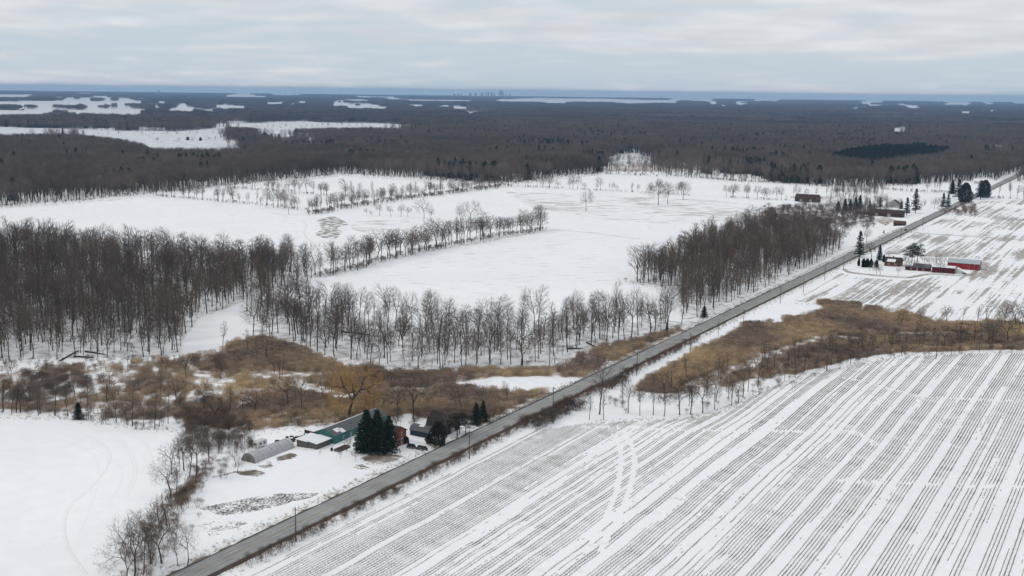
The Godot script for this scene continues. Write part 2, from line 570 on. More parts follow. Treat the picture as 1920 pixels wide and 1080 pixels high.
func build_ground() -> void:
	hgrid.resize((GNX + 1) * (GNZ + 1))
	for j in GNZ + 1:
		for i in GNX + 1:
			hgrid[j * (GNX + 1) + i] = raw_height(GX0 + i * GC, GZ0 + j * GC)
	var nx0 := -330.0
	var nx1 := 330.0
	var nz0 := -744.0
	var nz1 := -234.0
	var me := ArrayMesh.new()
	var mats := [ground_map(2048, 1838, GX0, GZ0, GC * GNX / 2048.0, false), ground_map(2048, 1583, nx0, nz0, 660.0 / 2048.0, true)]
	for pass_i in 2:
		var x0: float = GX0 if pass_i == 0 else nx0
		var z0: float = GZ0 if pass_i == 0 else nz0
		var sx: float = GC * GNX if pass_i == 0 else 660.0
		var sz: float = GC * GNX / 2048.0 * 1838.0 if pass_i == 0 else 660.0 / 2048.0 * 1583.0
		var st := SurfaceTool.new()
		st.begin(Mesh.PRIMITIVE_TRIANGLES)
		for j in GNZ + 1:
			for i in GNX + 1:
				var x := GX0 + i * GC
				var z := GZ0 + j * GC
				st.set_uv(Vector2((x - x0) / sx, (z - z0) / sz))
				var k := j * (GNX + 1) + i
				var l := hgrid[j * (GNX + 1) + maxi(i - 1, 0)]
				var r := hgrid[j * (GNX + 1) + mini(i + 1, GNX)]
				var u := hgrid[maxi(j - 1, 0) * (GNX + 1) + i]
				var b := hgrid[mini(j + 1, GNZ) * (GNX + 1) + i]
				st.set_normal(Vector3(l - r, 2.0 * GC, u - b).normalized())
				st.add_vertex(Vector3(x, hgrid[k], z))
		for j in GNZ:
			for i in GNX:
				var cx := GX0 + (i + 0.5) * GC
				var cz := GZ0 + (j + 0.5) * GC
				var inner := cx > nx0 and cx < nx1 and cz > nz0 and cz < nz1
				if inner != (pass_i == 1):
					continue
				var k := j * (GNX + 1) + i
				for q in [k, k + 1, k + GNX + 2, k, k + GNX + 2, k + GNX + 1]:
					st.add_index(q)
		st.set_material(snow_mat(mats[pass_i]))
		me = st.commit(me)
	# the country beyond, out to the horizon
	var st2 := SurfaceTool.new()
	st2.begin(Mesh.PRIMITIVE_TRIANGLES)
	var x1 := GX0 + GC * GNX
	var z1 := GZ0 + GC * GNZ
	var R := 26000.0
	var rects := [[-R, -R, R, GZ0], [-R, GZ0, GX0, z1], [x1, GZ0, R, z1], [-R, z1, R, 1500.0]]
	var kk := 0
	for q in rects:
		for p in [Vector3(q[0], 0, q[1]), Vector3(q[2], 0, q[1]), Vector3(q[2], 0, q[3]), Vector3(q[0], 0, q[3])]:
			st2.set_normal(Vector3.UP)
			st2.set_uv(Vector2(p.x, p.z) / 400.0)
			st2.add_vertex(p)
		for i in [0, 1, 2, 0, 2, 3]:
			st2.add_index(kk + i)
		kk += 4
	var far := noisy(0.80, 0.81, 0.83, 0.25, 0.004, 0.85)
	far.uv1_world_triplanar = true
	st2.set_material(far)
	me = st2.commit(me)
	var o := put("ground", me, self)
	tag(o, "snow covered farmland with bare soil showing through", "", "", "structure")

# ---------------------------------------------------------------- road
func strip(mb: MB, s0: float, s1: float, t0: float, t1: float, y: float, step := 6.0, wob := 0.0, drop := 0.0) -> void:
	var s := s0
	while s < s1:
		var e := minf(s + step, s1)
		var a := noi2.get_noise_1d(s * 0.8) * wob
		var b := noi2.get_noise_1d(e * 0.8) * wob
		var p := road_pt(s, t0)
		var q := road_pt(e, t0)
		var p2 := road_pt(s, t1 + a)
		var q2 := road_pt(e, t1 + b)
		mb.quad(Vector3(p.x, y, p.y), Vector3(q.x, y, q.y), Vector3(q2.x, y - drop, q2.y), Vector3(p2.x, y - drop, p2.y))
		s = e

func build_road() -> void:
	var L := 3900.0
	var asphalt := noisy(0.31, 0.312, 0.308, 0.22, 0.013, 0.85, Vector3.ONE, 3)
	asphalt.uv1_world_triplanar = true
	var b := MB.new()
	strip(b, -60, L, -3.85, 3.95, 0.40)
	for sd in [[-3.85, -4.7], [3.95, 4.8]]:
		var s := -60.0
		while s < L:
			var p := road_pt(s, sd[0])
			var q := road_pt(s + 20, sd[0])
			var p2 := road_pt(s, sd[1])
			var q2 := road_pt(s + 20, sd[1])
			b.quad(Vector3(p.x, 0.40, p.y), Vector3(q.x, 0.40, q.y), Vector3(q2.x, 0.05, q2.y), Vector3(p2.x, 0.05, p2.y))
			s += 20
	var o := put("road", b.mesh(asphalt), self)
	tag(o, "straight grey two lane asphalt road running past the fields", "", "", "structure")
	var worn := noisy(0.36, 0.361, 0.355, 0.22, 0.017, 0.85, Vector3.ONE, 9)
	worn.uv1_world_triplanar = true
	b = MB.new()
	for t in [-2.6, -1.05, 1.1, 2.65]:
		strip(b, -60, L, t - 0.3, t + 0.3, 0.404, 9.0, 0.18)
	put("wheel_track", b.mesh(worn), o)
	b = MB.new()
	for t in [-3.46, 3.5]:
		strip(b, -60, L, t - 0.06, t + 0.06, 0.408, 40.0)
	put("edge_line", b.mesh(noisy(0.55, 0.54, 0.5, 0.5, 0.5)), o)
	b = MB.new()
	for t in [-0.13, 0.13]:
		strip(b, -60, L, t - 0.06, t + 0.06, 0.408, 40.0)
	put("centre_line", b.mesh(noisy(0.5, 0.4, 0.2, 0.4, 0.5)), o)
	b = MB.new()
	strip(b, -60, L, -3.85, -4.75, 0.412, 4.0, 0.45, 0.15)
	strip(b, -60, L, 3.95, 5.45, 0.412, 3.0, 0.9, 0.19)
	var sh := put("road_shoulder", b.mesh(noisy(0.125, 0.1, 0.082, 0.55, 0.4, 0.95, Vector3.ONE, 4)), self)
	tag(sh, "dark brown gravel shoulder along the asphalt road", "", "", "structure")

# ---------------------------------------------------------------- bare trees
# A bare tree: tips are spread through the crown's volume and gathered branch by branch down to the trunk.
func fan(tr: MB, cr: MB, r: RandomNumberGenerator, p: Vector3, dir: Vector3, tips: Array, f: Dictionary) -> void:
	var n := tips.size()
	var ra: float = f.tip_r * pow(n, f.pipe)
	if n == 1:
		cr.col = f.twig
		var q: Vector3 = tips[0]
		var mid := p.lerp(q, 0.5) + dir * p.distance_to(q) * 0.12
		cr.tube(p, mid, ra, ra * 0.8, 3)
		cr.tube(mid, q, ra * 0.8, 0.0, 3)
		for i in f.side:
			var o := p.lerp(q, r.randf_range(0.2, 0.8))
			var e := ((q - p).normalized() + Vector3(r.randfn(0, 0.5), r.randfn(0.15, 0.4), r.randfn(0, 0.5))).normalized()
			cr.tube(o, o + e * r.randf_range(0.025, 0.06), ra * 0.75, 0.0, 3)
		return
	var c := Vector3.ZERO
	for t in tips:
		c += t
	c /= n
	var to := c - p
	var d: Vector3 = (to.normalized() * (1.0 - f.stiff) + dir * f.stiff + Vector3(r.randfn(0, 0.07), r.randfn(0, 0.05), r.randfn(0, 0.07))).normalized()
	var p2 := p + d * to.length() * r.randf_range(0.34, 0.5)
	var big: bool = n > f.limb
	var mb := tr if big else cr
	mb.col = f.bark if big else f.twig
	mb.tube(p, p2, ra, ra * 0.9, 4 if big else 3)
	var ax := d.cross(Vector3(r.randfn(0, 1), r.randfn(0, 1), r.randfn(0, 1))).normalized()
	# split across the widest of three random directions
	var best := -1.0
	for k in 3:
		var a := d.cross(Vector3(r.randfn(0, 1), r.randfn(0, 1), r.randfn(0, 1))).normalized()
		var lo := 1e9
		var hi := -1e9
		for t in tips:
			var w: float = a.dot(t)
			lo = minf(lo, w)
			hi = maxf(hi, w)
		if hi - lo > best:
			best = hi - lo
			ax = a
	tips.sort_custom(func(u, v): return ax.dot(u) < ax.dot(v))
	var cut := clampi(int(n * r.randf_range(0.34, 0.66)), 1, n - 1)
	fan(tr, cr, r, p2, d, tips.slice(0, cut), f)
	fan(tr, cr, r, p2, d, tips.slice(cut), f)

func tree_form(kind: String, sd: int, lod: int) -> Array:
	var r := RandomNumberGenerator.new()
	r.seed = sd
	var f := {"tip_r": 0.00078, "pipe": 0.40, "side": 2, "stiff": 0.3, "limb": 40, "bark": Color(0.07, 0.06, 0.052), "twig": Color(0.108, 0.088, 0.073)}
	var n := 640
	var bole := 0.27
	var cy := 0.65
	var ry := 0.37
	var rx := 0.24
	match kind:
		"wide":
			n = 760; bole = 0.15; cy = 0.58; ry = 0.42; rx = 0.46
		"slim":
			n = 300; bole = 0.34; cy = 0.68; ry = 0.34; rx = 0.14
		"willow":
			n = 1500; bole = 0.13; cy = 0.56; ry = 0.44; rx = 0.44; f.tip_r = 0.0014; f.side = 3
		"fork":
			n = 680; bole = 0.18; cy = 0.62; ry = 0.4; rx = 0.3
	bole *= r.randf_range(0.85, 1.15)
	rx *= r.randf_range(0.88, 1.15)
	if lod == 1:
		n = int(n * 0.42); f.side = 2; f.tip_r = 0.0017; f.limb = 16; f.pipe = 0.36
	elif lod == 2:
		n = int(n * 0.24); f.side = 1; f.tip_r = 0.0024; f.limb = 9; f.pipe = 0.36
	var tips := []
	var skew := Vector3(r.randfn(0, 0.05), 0, r.randfn(0, 0.05))
	var ph := r.randf() * TAU
	while tips.size() < n:
		var q := Vector3(r.randf_range(-1, 1), r.randf_range(-1, 1), r.randf_range(-1, 1))
		var az := atan2(q.z, q.x)
		var lim := 1.0 + 0.13 * sin(az * 3.0 + ph) + 0.1 * sin(az * 5.0 - ph + q.y * 3.0)
		if q.length() > lim or q.length() < 0.45 and r.randf() < 0.6:
			continue
		if q.y < -0.35 and Vector2(q.x, q.z).length() < 0.35:
			continue
		var tip := Vector3(q.x * rx, cy + q.y * ry, q.z * rx) + skew * (1.0 + q.y)
		if tip.y - bole - 0.04 < Vector2(tip.x, tip.z).length() * (0.1 if kind == "wide" or kind == "willow" else 0.55):
			continue
		tips.append(tip)
	var tr := MB.new()
	var cr := MB.new()
	tr.col = f.bark
	var lean := Vector3(r.randfn(0, 0.045), 1, r.randfn(0, 0.045)).normalized()
	var ra: float = f.tip_r * pow(n, f.pipe)
	var a := Vector3(0, -0.012, 0)
	for i in 4:
		var b := Vector3(0, -0.012, 0) + lean * bole * (i + 1) / 4.0 + Vector3(r.randfn(0, 0.003), 0, r.randfn(0, 0.003)) * float(i < 3)
		tr.tube(a, b, ra * (1.45 if i == 0 else 1.2 - 0.06 * i), ra * (1.2 - 0.06 * (i + 1)), 6)
		a = b
	if kind == "tall" or kind == "slim":
		# a leader with tiers of limbs
		tips.sort_custom(func(u, v): return u.y - Vector2(u.x, u.z).length() * 0.9 < v.y - Vector2(v.x, v.z).length() * 0.9)
		var tiers := 4
		for i in tiers:
			var part := tips.slice(n * i / tiers, n * (i + 1) / tiers)
			var ax := Vector3(r.randfn(0, 1), 0, r.randfn(0, 1)).normalized()
			part.sort_custom(func(u, v): return ax.dot(u) < ax.dot(v))
			var m := part.size()
			var pieces := 2 if i < tiers - 1 else 1
			for k in pieces:
				fan(tr, cr, r, a - lean * 0.03 * k, lean, part.slice(m * k / pieces, m * (k + 1) / pieces), f)
			if i < tiers - 1:
				var b := a + lean * 0.1 + Vector3(r.randfn(0, 0.012), 0, r.randfn(0, 0.012))
				tr.col = f.bark
				tr.tube(a, b, ra * (0.95 - 0.2 * i), ra * (0.75 - 0.2 * i), 5)
				a = b
	else:
		fan(tr, cr, r, a, lean, tips, f)
	var top := 0.0
	for q in cr.v:
		top = maxf(top, q.y)
	for mb in [tr, cr]:
		for i in mb.v.size():
			mb.v[i] = mb.v[i] / top
	return [tr, cr]

func joined(a: MB, b: MB) -> MB:
	var o := MB.new()
	o.v = a.v.duplicate()
	o.c = a.c.duplicate()
	o.ix = a.ix.duplicate()
	var k := o.v.size()
	o.v.append_array(b.v)
	o.c.append_array(b.c)
	for i in b.ix:
		o.ix.append(k + i)
	return o

func bush_form(sd: int, stems: int, wide: float, n := 330) -> MB:
	var r := RandomNumberGenerator.new()
	r.seed = sd
	var o := MB.new()
	var f := {"tip_r": 0.0019, "pipe": 0.36, "side": 1, "stiff": 0.35, "limb": 20, "bark": Color(0.085, 0.068, 0.058), "twig": Color(0.115, 0.088, 0.072)}
	for i in stems:
		var az := TAU * i / stems + r.randf()
		var tips := []
		var c := Vector3(cos(az), 0, sin(az)) * wide * r.randf_range(0.3, 0.6)
		for k in n / stems:
			tips.append(c + Vector3(r.randfn(0, 0.3) * wide, r.randf_range(0.45, 1.0), r.randfn(0, 0.3) * wide))
		fan(o, o, r, Vector3(cos(az) * 0.07, -0.02, sin(az) * 0.07), Vector3(cos(az) * 0.3, 1, sin(az) * 0.3).normalized(), tips, f)
	return o

# crowns too far away for branches: a loose cloud of twig sprays round a trunk
func spray_tree(o: MB, r: RandomNumberGenerator, at: Vector3, h: float, w: float, n: int, size: float, col: Color) -> void:
	o.col = col * 0.9
	o.tube(at, at + Vector3(0, h * 0.75, 0), h * 0.012 + 0.1, 0.05, 3)
	for i in n:
		var a := r.randf() * TAU
		var u := r.randf_range(-1, 1)
		var q := pow(r.randf(), 0.4)
		var p := at + Vector3(cos(a) * sqrt(1 - u * u) * w * q, h * 0.66 + u * q * h * 0.36, sin(a) * sqrt(1 - u * u) * w * q)
		var e := Vector3(r.randfn(0, 1), r.randfn(0.9, 0.8), r.randfn(0, 1)).normalized() * size * r.randf_range(0.7, 1.4)
		var s := e.cross(Vector3(r.randfn(0, 1), r.randfn(0, 1), r.randfn(0, 1))).normalized() * size * 0.32
		o.col = col * r.randf_range(0.8, 1.2)
		o.tri(p - s, p + e, p + s)

# ---------------------------------------------------------------- evergreens
func spruce_form(sd: int, snow := 0.0, gaps := 0.0) -> Array:
	var r := RandomNumberGenerator.new()
	r.seed = sd
	var tr := MB.new()
	tr.col = Color(0.07, 0.055, 0.045)
	tr.tube(Vector3(0, -0.01, 0), Vector3(0, 0.96, 0), 0.018, 0.003, 5)
	var cr := MB.new()
	cr.col = Color(0.017, 0.027, 0.018)
	cr.tube(Vector3(0, 0.9, 0), Vector3(0, 1.0, 0), 0.012, 0.0, 5)
	var y := 0.06 + gaps * 0.12
	while y < 0.99:
		var rad := 0.25 * pow(1.0 - y, 0.75) * r.randf_range(0.82, 1.12) + 0.01
		var n := 7
		for i in n:
			if r.randf() < gaps * 0.5:
				continue
			var az := TAU * (i + r.randf()) / n
			var out := Vector3(cos(az), -0.22 + 0.5 * y, sin(az)).normalized()
			var reach := rad * r.randf_range(0.75, 1.15)
			var sprays := int(4 + reach * 46)
			for k in sprays:
				var q := (k + r.randf()) / sprays
				var p := Vector3(0, y, 0) + out * reach * q + Vector3(0, 0.05 * q * q * reach, 0)
				var wide := Vector3(-sin(az), 0, cos(az)) * r.randf_range(-1, 1)
				var e := (out * 0.6 + wide + Vector3(0, r.randf_range(-0.9, 0.15), 0)).normalized() * r.randf_range(0.022, 0.045)
				var s := e.cross(Vector3(r.randfn(0, 1), r.randfn(0, 1), r.randfn(0, 1))).normalized() * 0.011
				cr.col = Color(0.017, 0.027, 0.018) * r.randf_range(0.7, 1.5)
				if r.randf() < snow:
					cr.col = Color(0.6, 0.62, 0.64)
				cr.tri(p - s, p + e, p + s)
				cr.tri(p - s * 0.5 + e * 0.3, p + e * 0.9 + s * 2.2, p + s * 1.4)
		y += r.randf_range(0.018, 0.03)
	return [tr, cr]

func cedar_form(sd: int, wide: float, col: Color) -> Array:
	var r := RandomNumberGenerator.new()
	r.seed = sd
	var tr := MB.new()
	tr.col = Color(0.08, 0.06, 0.05)
	tr.tube(Vector3(0, -0.01, 0), Vector3(0, 0.8, 0), 0.03, 0.008, 5)
	var cr := MB.new()
	for i in 4200:
		var y := 0.02 + 0.94 * r.randf()
		var prof := wide * pow(maxf(0.0, 1.0 - pow(absf(y - 0.36) / 0.64, 1.6)), 0.75)
		var az := r.randf() * TAU
		prof *= 0.82 + 0.25 * sin(az * 3.0 + y * 9.0 + sd) * 0.6
		var q := prof * pow(r.randf(), 0.35)
		var p := Vector3(cos(az) * q, y, sin(az) * q)
		var e := (Vector3(cos(az), 1.4, sin(az)) + Vector3(r.randfn(0, 0.5), r.randfn(0, 0.5), r.randfn(0, 0.5))).normalized() * r.randf_range(0.025, 0.05)
		var s := e.cross(Vector3(r.randfn(0, 1), r.randfn(0, 1), r.randfn(0, 1))).normalized() * 0.022
		cr.col = col * 0.8 + col * 0.0 * r.randf_range(0.65, 1.45)
		cr.tri(p - s, p + e, p + s)
	return [tr, cr]

func pine_form(sd: int) -> Array:
	var r := RandomNumberGenerator.new()
	r.seed = sd
	var tr := MB.new()
	var cr := MB.new()
	tr.col = Color(0.075, 0.058, 0.048)
	tr.tube(Vector3(0, -0.01, 0), Vector3(0.03, 0.55, 0.02), 0.02, 0.012, 5)
	tr.tube(Vector3(0.03, 0.55, 0.02), Vector3(0.0, 0.93, 0.0), 0.012, 0.004, 5)
	for i in 15:
		var y := 0.42 + 0.56 * i / 15.0
		var az := i * 2.4 + r.randf()
		var reach := (0.30 - 0.18 * absf(y - 0.62) / 0.4) * r.randf_range(0.6, 1.1)
		var c := Vector3(cos(az) * reach, y, sin(az) * reach)
		tr.tube(Vector3(0.02, y - 0.07, 0.01), c, 0.007, 0.002, 3)
		for k in 130:
			var u := Vector3(r.randfn(0, 1), r.randfn(0, 0.5), r.randfn(0, 1)) * 0.055
			var p := c + u
			var e := (u.normalized() + Vector3(0, 0.5, 0)).normalized() * r.randf_range(0.02, 0.045)
			var s := e.cross(Vector3(r.randfn(0, 1), r.randfn(0, 1), r.randfn(0, 1))).normalized() * 0.012
			cr.col = Color(0.024, 0.034, 0.022) * r.randf_range(0.7, 1.5)
			cr.tri(p - s, p + e, p + s)
	return [tr, cr]

# ---------------------------------------------------------------- where the bare trees stand
var trees := []            # {p, h, kind, g, w, tint}
var bushes := []
const GROUPS := {
	"left_wood": ["in the dense wood between marsh and long snow field", "bare trees of the dense wood behind the marsh"],
	"right_wood": ["in the wood that borders the asphalt road", "bare trees of the roadside wood"],
	"belt": ["in the creekside belt above the brown reeds", "bare trees of the creekside belt"],
	"hedgerow": ["in the straight hedgerow splitting the open snow fields", "bare trees of the hedgerow between the snow fields"],
	"far_rows": ["in a field boundary before the big forest", "bare trees in the field boundaries before the forest"],
	"marsh": ["standing among brown reeds and snow patches", "bare trees scattered in the reed marsh"],
	"creek_edge": ["in the brushy strip between reeds and corn stubble", "bare trees along the stubble field edge"],
	"field_edge": ["on the brushy edge of the curved snow field", "bare trees on the edge of the curved snow field"],
	"farms": ["standing in a yard near the farm buildings", "bare yard trees of the farms"],
}

func add_tree(p: Vector3, h: float, kind: String, g: String, w := 1.0, tint := Color(1, 1, 1)) -> void:
	trees.append({"p": p, "h": h, "kind": kind, "g": g, "w": w, "tint": tint})

func bark_tint() -> Color:
	var q := rng.randf()
	if q < 0.06:
		return Color(1.35, 1.02, 0.82)
	if q < 0.22:
		return Color(1.5, 1.45, 1.35)
	var b := rng.randf_range(0.75, 1.2)
	return Color(b * 1.02, b, b * 0.98)

func pick(kinds: Array) -> String:
	return kinds[rng.randi() % kinds.size()]

func clear_of_road(p: Vector2, d := 8.0) -> bool:
	return absf(road_st(p.x, p.y).y) > d

func fill(poly_px: Array, gap: float, h0: float, h1: float, kinds: Array, g: String, keep := 1.0, holes := []) -> void:
	var poly := gpoly(poly_px)
	var lo := Vector2(1e9, 1e9)
	var hi := -lo
	for q in poly:
		lo = lo.min(q)
		hi = hi.max(q)
	var cut := []
	for hpoly in holes:
		cut.append(gpoly(hpoly))
	var z := lo.y
	while z < hi.y:
		var x := lo.x
		while x < hi.x:
			var q := Vector2(x + rng.randf_range(-0.5, 0.5) * gap, z + rng.randf_range(-0.5, 0.5) * gap)
			x += gap
			if rng.randf() > keep or not Geometry2D.is_point_in_polygon(q, poly) or not clear_of_road(q, 11.0):
				continue
			var bad := false
			for c in cut:
				bad = bad or Geometry2D.is_point_in_polygon(q, c)
			if bad:
				continue
			add_tree(Vector3(q.x, hgt(q.x, q.y), q.y), rng.randf_range(h0, h1) * (1.0 - 0.5 * pow(rng.randf(), 2.5)), pick(kinds), g, rng.randf_range(0.85, 1.15), bark_tint())
		z += gap

func along(line: Array, gap: float, jit: float, h0: float, h1: float, kinds: Array, g: String, bush := 0.0, bh := 3.0) -> void:
	for i in line.size() - 1:
		var a := g2(line[i][0], line[i][1])
		var b := g2(line[i + 1][0], line[i + 1][1])
		var n := maxi(1, int(a.distance_to(b) / gap))
		for k in n:
			var q := a.lerp(b, (k + rng.randf()) / n) + Vector2(rng.randfn(0, jit), rng.randfn(0, jit))
			if not clear_of_road(q):
				continue
			if rng.randf() > 0.12:
				add_tree(Vector3(q.x, hgt(q.x, q.y), q.y), rng.randf_range(h0, h1), pick(kinds), g, rng.randf_range(0.85, 1.2), bark_tint())
		var m := int(a.distance_to(b) * bush)
		for k in m:
			var q := a.lerp(b, rng.randf()) + Vector2(rng.randfn(0, jit), rng.randfn(0, jit))
			add_bush(q, bh * rng.randf_range(0.5, 1.2))

func add_bush(q: Vector2, h: float, tint := Color(1, 1, 1)) -> void:
	if clear_of_road(q, 5.8):
		bushes.append({"p": Vector3(q.x, hgt(q.x, q.y), q.y), "h": h, "tint": tint * rng.randf_range(0.75, 1.15)})

func at_px(px: float, py: float, hpx: float) -> Array:
	# a foot pixel and a height in pixels give a place on the ground and a height in metres
	var p := gp(px, py)
	var lo := 1.0
	var hi := 80.0
	for i in 24:
		var m := (lo + hi) / 2
		if to_px(p).y - to_px(p + Vector3(0, m, 0)).y < hpx:
			lo = m
		else:
			hi = m
	return [p, lo]

func place_trees() -> void:
	rng.seed = 77
	fill(LEFT_WOOD, 7.4, 16, 29, ["tall", "tall", "slim", "fork"], "left_wood", 0.92, [[[258, 536], [262, 512], [296, 516], [300, 534], [280, 545]]])
	fill(LEFT_WOOD, 9.0, 7, 15, ["slim", "fork"], "left_wood", 0.6)
	fill(RIGHT_WOOD, 10.0, 6, 13, ["slim", "fork"], "right_wood", 0.6)
	fill(BELT, 13.0, 5, 12, ["slim"], "belt", 0.5)
	fill(RIGHT_WOOD, 7.0, 15, 26, ["tall", "slim", "fork", "tall"], "right_wood", 0.92)
	along([[1185, 528], [1215, 532], [1262, 542]], 5.0, 2.5, 20, 25, ["fork", "tall"], "right_wood", 0.2, 3.5)
	fill(BELT, 7.8, 16, 27, ["tall", "fork", "slim", "tall", "fork", "slim"], "belt", 0.7)
	along([[470, 628], [560, 645], [650, 668], [760, 684], [880, 684], [1000, 672], [1090, 652], [1180, 632], [1262, 614]], 5.8, 3.0, 14, 26, ["fork", "tall", "slim", "wide"], "belt", 0.12, 2.5)
	along([[610, 516], [700, 492], [760, 478], [860, 457], [940, 442], [1025, 429]], 3.2, 2.8, 14, 24, ["fork", "tall", "wide", "slim"], "hedgerow", 0.9, 3.2)
	along([[586, 520], [612, 516]], 3.0, 3.0, 12, 18, ["slim", "fork"], "hedgerow", 0.6, 3.0)
	# field boundaries farther out
	along([[290, 367], [400, 377], [500, 386], [573, 394]], 5.5, 3.0, 10, 21, ["fork", "tall", "slim"], "far_rows", 0.35, 2.6)
	along([[430, 352], [540, 360], [640, 368], [700, 372]], 5.5, 3.0, 10, 22, ["fork", "tall", "slim"], "far_rows", 0.3, 2.6)
	along([[585, 402], [640, 390], [723, 378], [853, 361], [945, 349]], 3.4, 6.0, 9, 20, ["fork", "tall", "slim"], "far_rows", 0.9, 4.0)
	along([[955, 348], [1133, 358], [1213, 361], [1290, 366]], 6.5, 2.5, 9, 20, ["fork", "slim", "wide"], "far_rows", 0.4, 2.2)
	along([[1357, 369], [1477, 376]], 6.0, 2.0, 14, 20, ["wide", "fork"], "far_rows", 0.4, 2.2)
	along([[1300, 333], [1447, 343], [1560, 352]], 6.0, 3.0, 16, 24, ["tall", "slim"], "far_rows", 0.4, 2.5)
	along([[1480, 371], [1560, 372]], 8.0, 3.0, 12, 18, ["fork", "slim"], "far_rows", 0.4, 2.5)
	along([[1640, 355], [1700, 358], [1790, 362]], 6.0, 3.0, 12, 20, ["fork", "slim"], "far_rows", 0.5, 3.0)
	along([[1850, 372], [1920, 374], [2000, 376]], 8.0, 3.0, 14, 22, ["slim", "tall"], "far_rows", 0.5, 3.0)
	fill([[1134, 300], [1290, 312], [1298, 326], [1140, 324]], 17.0, 13, 20, ["slim", "fork"], "far_rows", 0.6)
	along([[185, 252], [300, 252], [400, 251]], 22.0, 4.0, 6, 12, ["fork", "wide"], "far_rows", 0.1, 3.0)
	along([[275, 266], [340, 266], [410, 262]], 22.0, 4.0, 6, 12, ["fork", "wide"], "far_rows", 0.1, 3.0)
	along([[480, 240], [600, 238], [700, 237]], 18.0, 4.0, 8, 14, ["fork", "tall"], "far_rows", 0.1, 3.0)
	along([[405, 233], [480, 233], [580, 231]], 30.0, 4.0, 8, 14, ["fork", "tall"], "far_rows", 0.1, 3.0)
	along([[-150, 398], [0, 389], [117, 379], [290, 364], [430, 348], [640, 328], [750, 334], [933, 346], [1040, 334], [1123, 326], [1280, 333], [1447, 343], [1560, 352]], 5.0, 5.0, 5, 13, ["slim", "fork"], "far_rows", 0.35, 3.2)
	for t in [[687, 404, 14], [697, 406, 12], [711, 405, 24], [733, 406, 22], [752, 407, 26], [765, 407, 22], [808, 410, 22], [585, 396, 20]]:
		var s := at_px(t[0], t[1], t[2])
		add_tree(s[0], s[1], "fork", "far_rows", 1.1, bark_tint())
	# the marsh
	for t in [[248, 797, 72, "tall"], [290, 805, 76, "tall"], [103, 771, 84, "fork"], [218, 789, 60, "fork"], [192, 786, 40, "fork"], [75, 768, 66, "slim"], [30, 765, 62, "fork"], [6, 762, 70, "tall"], [127, 772, 60, "slim"], [270, 800, 50, "slim"], [315, 790, 64, "slim"]]:
		var s := at_px(t[0], t[1], t[2])
		add_tree(s[0], s[1], t[3], "field_edge", 1.1, bark_tint())
	along([[-120, 772], [0, 766], [140, 776], [250, 800], [330, 803]], 7.0, 2.0, 6, 13, ["fork", "slim"], "field_edge", 0.5, 3.0)
	for t in [[345, 882, 66, "fork"], [367, 902, 104, "fork"], [355, 895, 92, "slim"], [320, 934, 84, "fork"], [331, 925, 60, "slim"], [303, 1057, 112, "wide"], [252, 1092, 124, "fork"], [283, 1058, 100, "fork"], [333, 1062, 46, "slim"], [352, 1060, 76, "fork"], [239, 1100, 100, "wide"], [322, 890, 58, "fork"], [336, 870, 56, "slim"], [300, 1000, 64, "fork"], [312, 985, 62, "fork"], [392, 865, 60, "fork"], [410, 845, 55, "slim"], [380, 838, 52, "fork"], [270, 1075, 90, "fork"]]:
		var s := at_px(t[0], t[1], t[2])
		add_tree(s[0], s[1], t[3], "field_edge", 1.25, Color(1.1, 1.0, 0.95))
	for t in [[500, 672, 62], [418, 655, 58], [465, 660, 50], [525, 700, 48], [540, 758, 70], [565, 765, 66], [605, 740, 52], [430, 770, 60], [455, 765, 46], [480, 776, 62], [700, 775, 60], [745, 780, 64], [775, 782, 96], [865, 775, 60], [905, 790, 60], [350, 700, 50], [300, 730, 56], [140, 740, 54], [55, 735, 58], [200, 745, 64], [165, 735, 48], [250, 735, 44], [330, 745, 58], [385, 765, 66], [404, 790, 60]]:
		var s := at_px(t[0], t[1], t[2])
		add_tree(s[0], s[1], pick(["fork", "slim", "wide"]), "marsh", 1.1, bark_tint())
	fill(REED_SPARSE, 15.0, 7, 15, ["fork", "slim"], "marsh", 0.55)
	fill(REED_MAIN, 17.0, 6, 14, ["fork", "slim"], "marsh", 0.4)
	# the strip beside the stubble
	for t in [[1124, 773, 116, "tall"], [1132, 784, 62, "slim"], [1105, 786, 50, "slim"], [1168, 745, 76, "slim"], [1178, 766, 72, "tall"], [1200, 772, 60, "slim"], [1225, 770, 66, "slim"], [1245, 772, 58, "fork"], [1295, 766, 86, "tall"], [1275, 768, 70, "tall"], [1318, 764, 70, "fork"], [1340, 757, 56, "fork"], [1372, 750, 60, "tall"], [1385, 745, 52, "fork"]]:
		var s := at_px(t[0], t[1], t[2])
		add_tree(s[0], s[1], t[3], "creek_edge", 1.0, bark_tint())
	along([[1300, 762], [1410, 728], [1500, 694], [1600, 672], [1700, 660], [1800, 656], [2000, 650]], 7.0, 5.0, 9, 17, ["fork", "slim", "wide"], "creek_edge", 0.4, 3.2)
	along([[1210, 735], [1330, 700], [1470, 668], [1600, 655], [1800, 640], [2000, 636]], 9.0, 7.0, 8, 15, ["fork", "slim", "tall"], "creek_edge", 0.22, 3.0)
	fill([[1420, 702], [1500, 684], [1600, 664], [1700, 654], [1920, 648], [2040, 642], [2040, 606], [1800, 622], [1650, 636], [1500, 662]], 8.5, 5, 13, ["slim", "fork"], "creek_edge", 0.7)
	for k in 150:
		var bx := rng.randf_range(1560, 2040)
		add_bush(g2(bx, rng.randf_range(606, 652)), rng.randf_range(1.8, 4.0), Color(1.1, 1.05, 1.0))
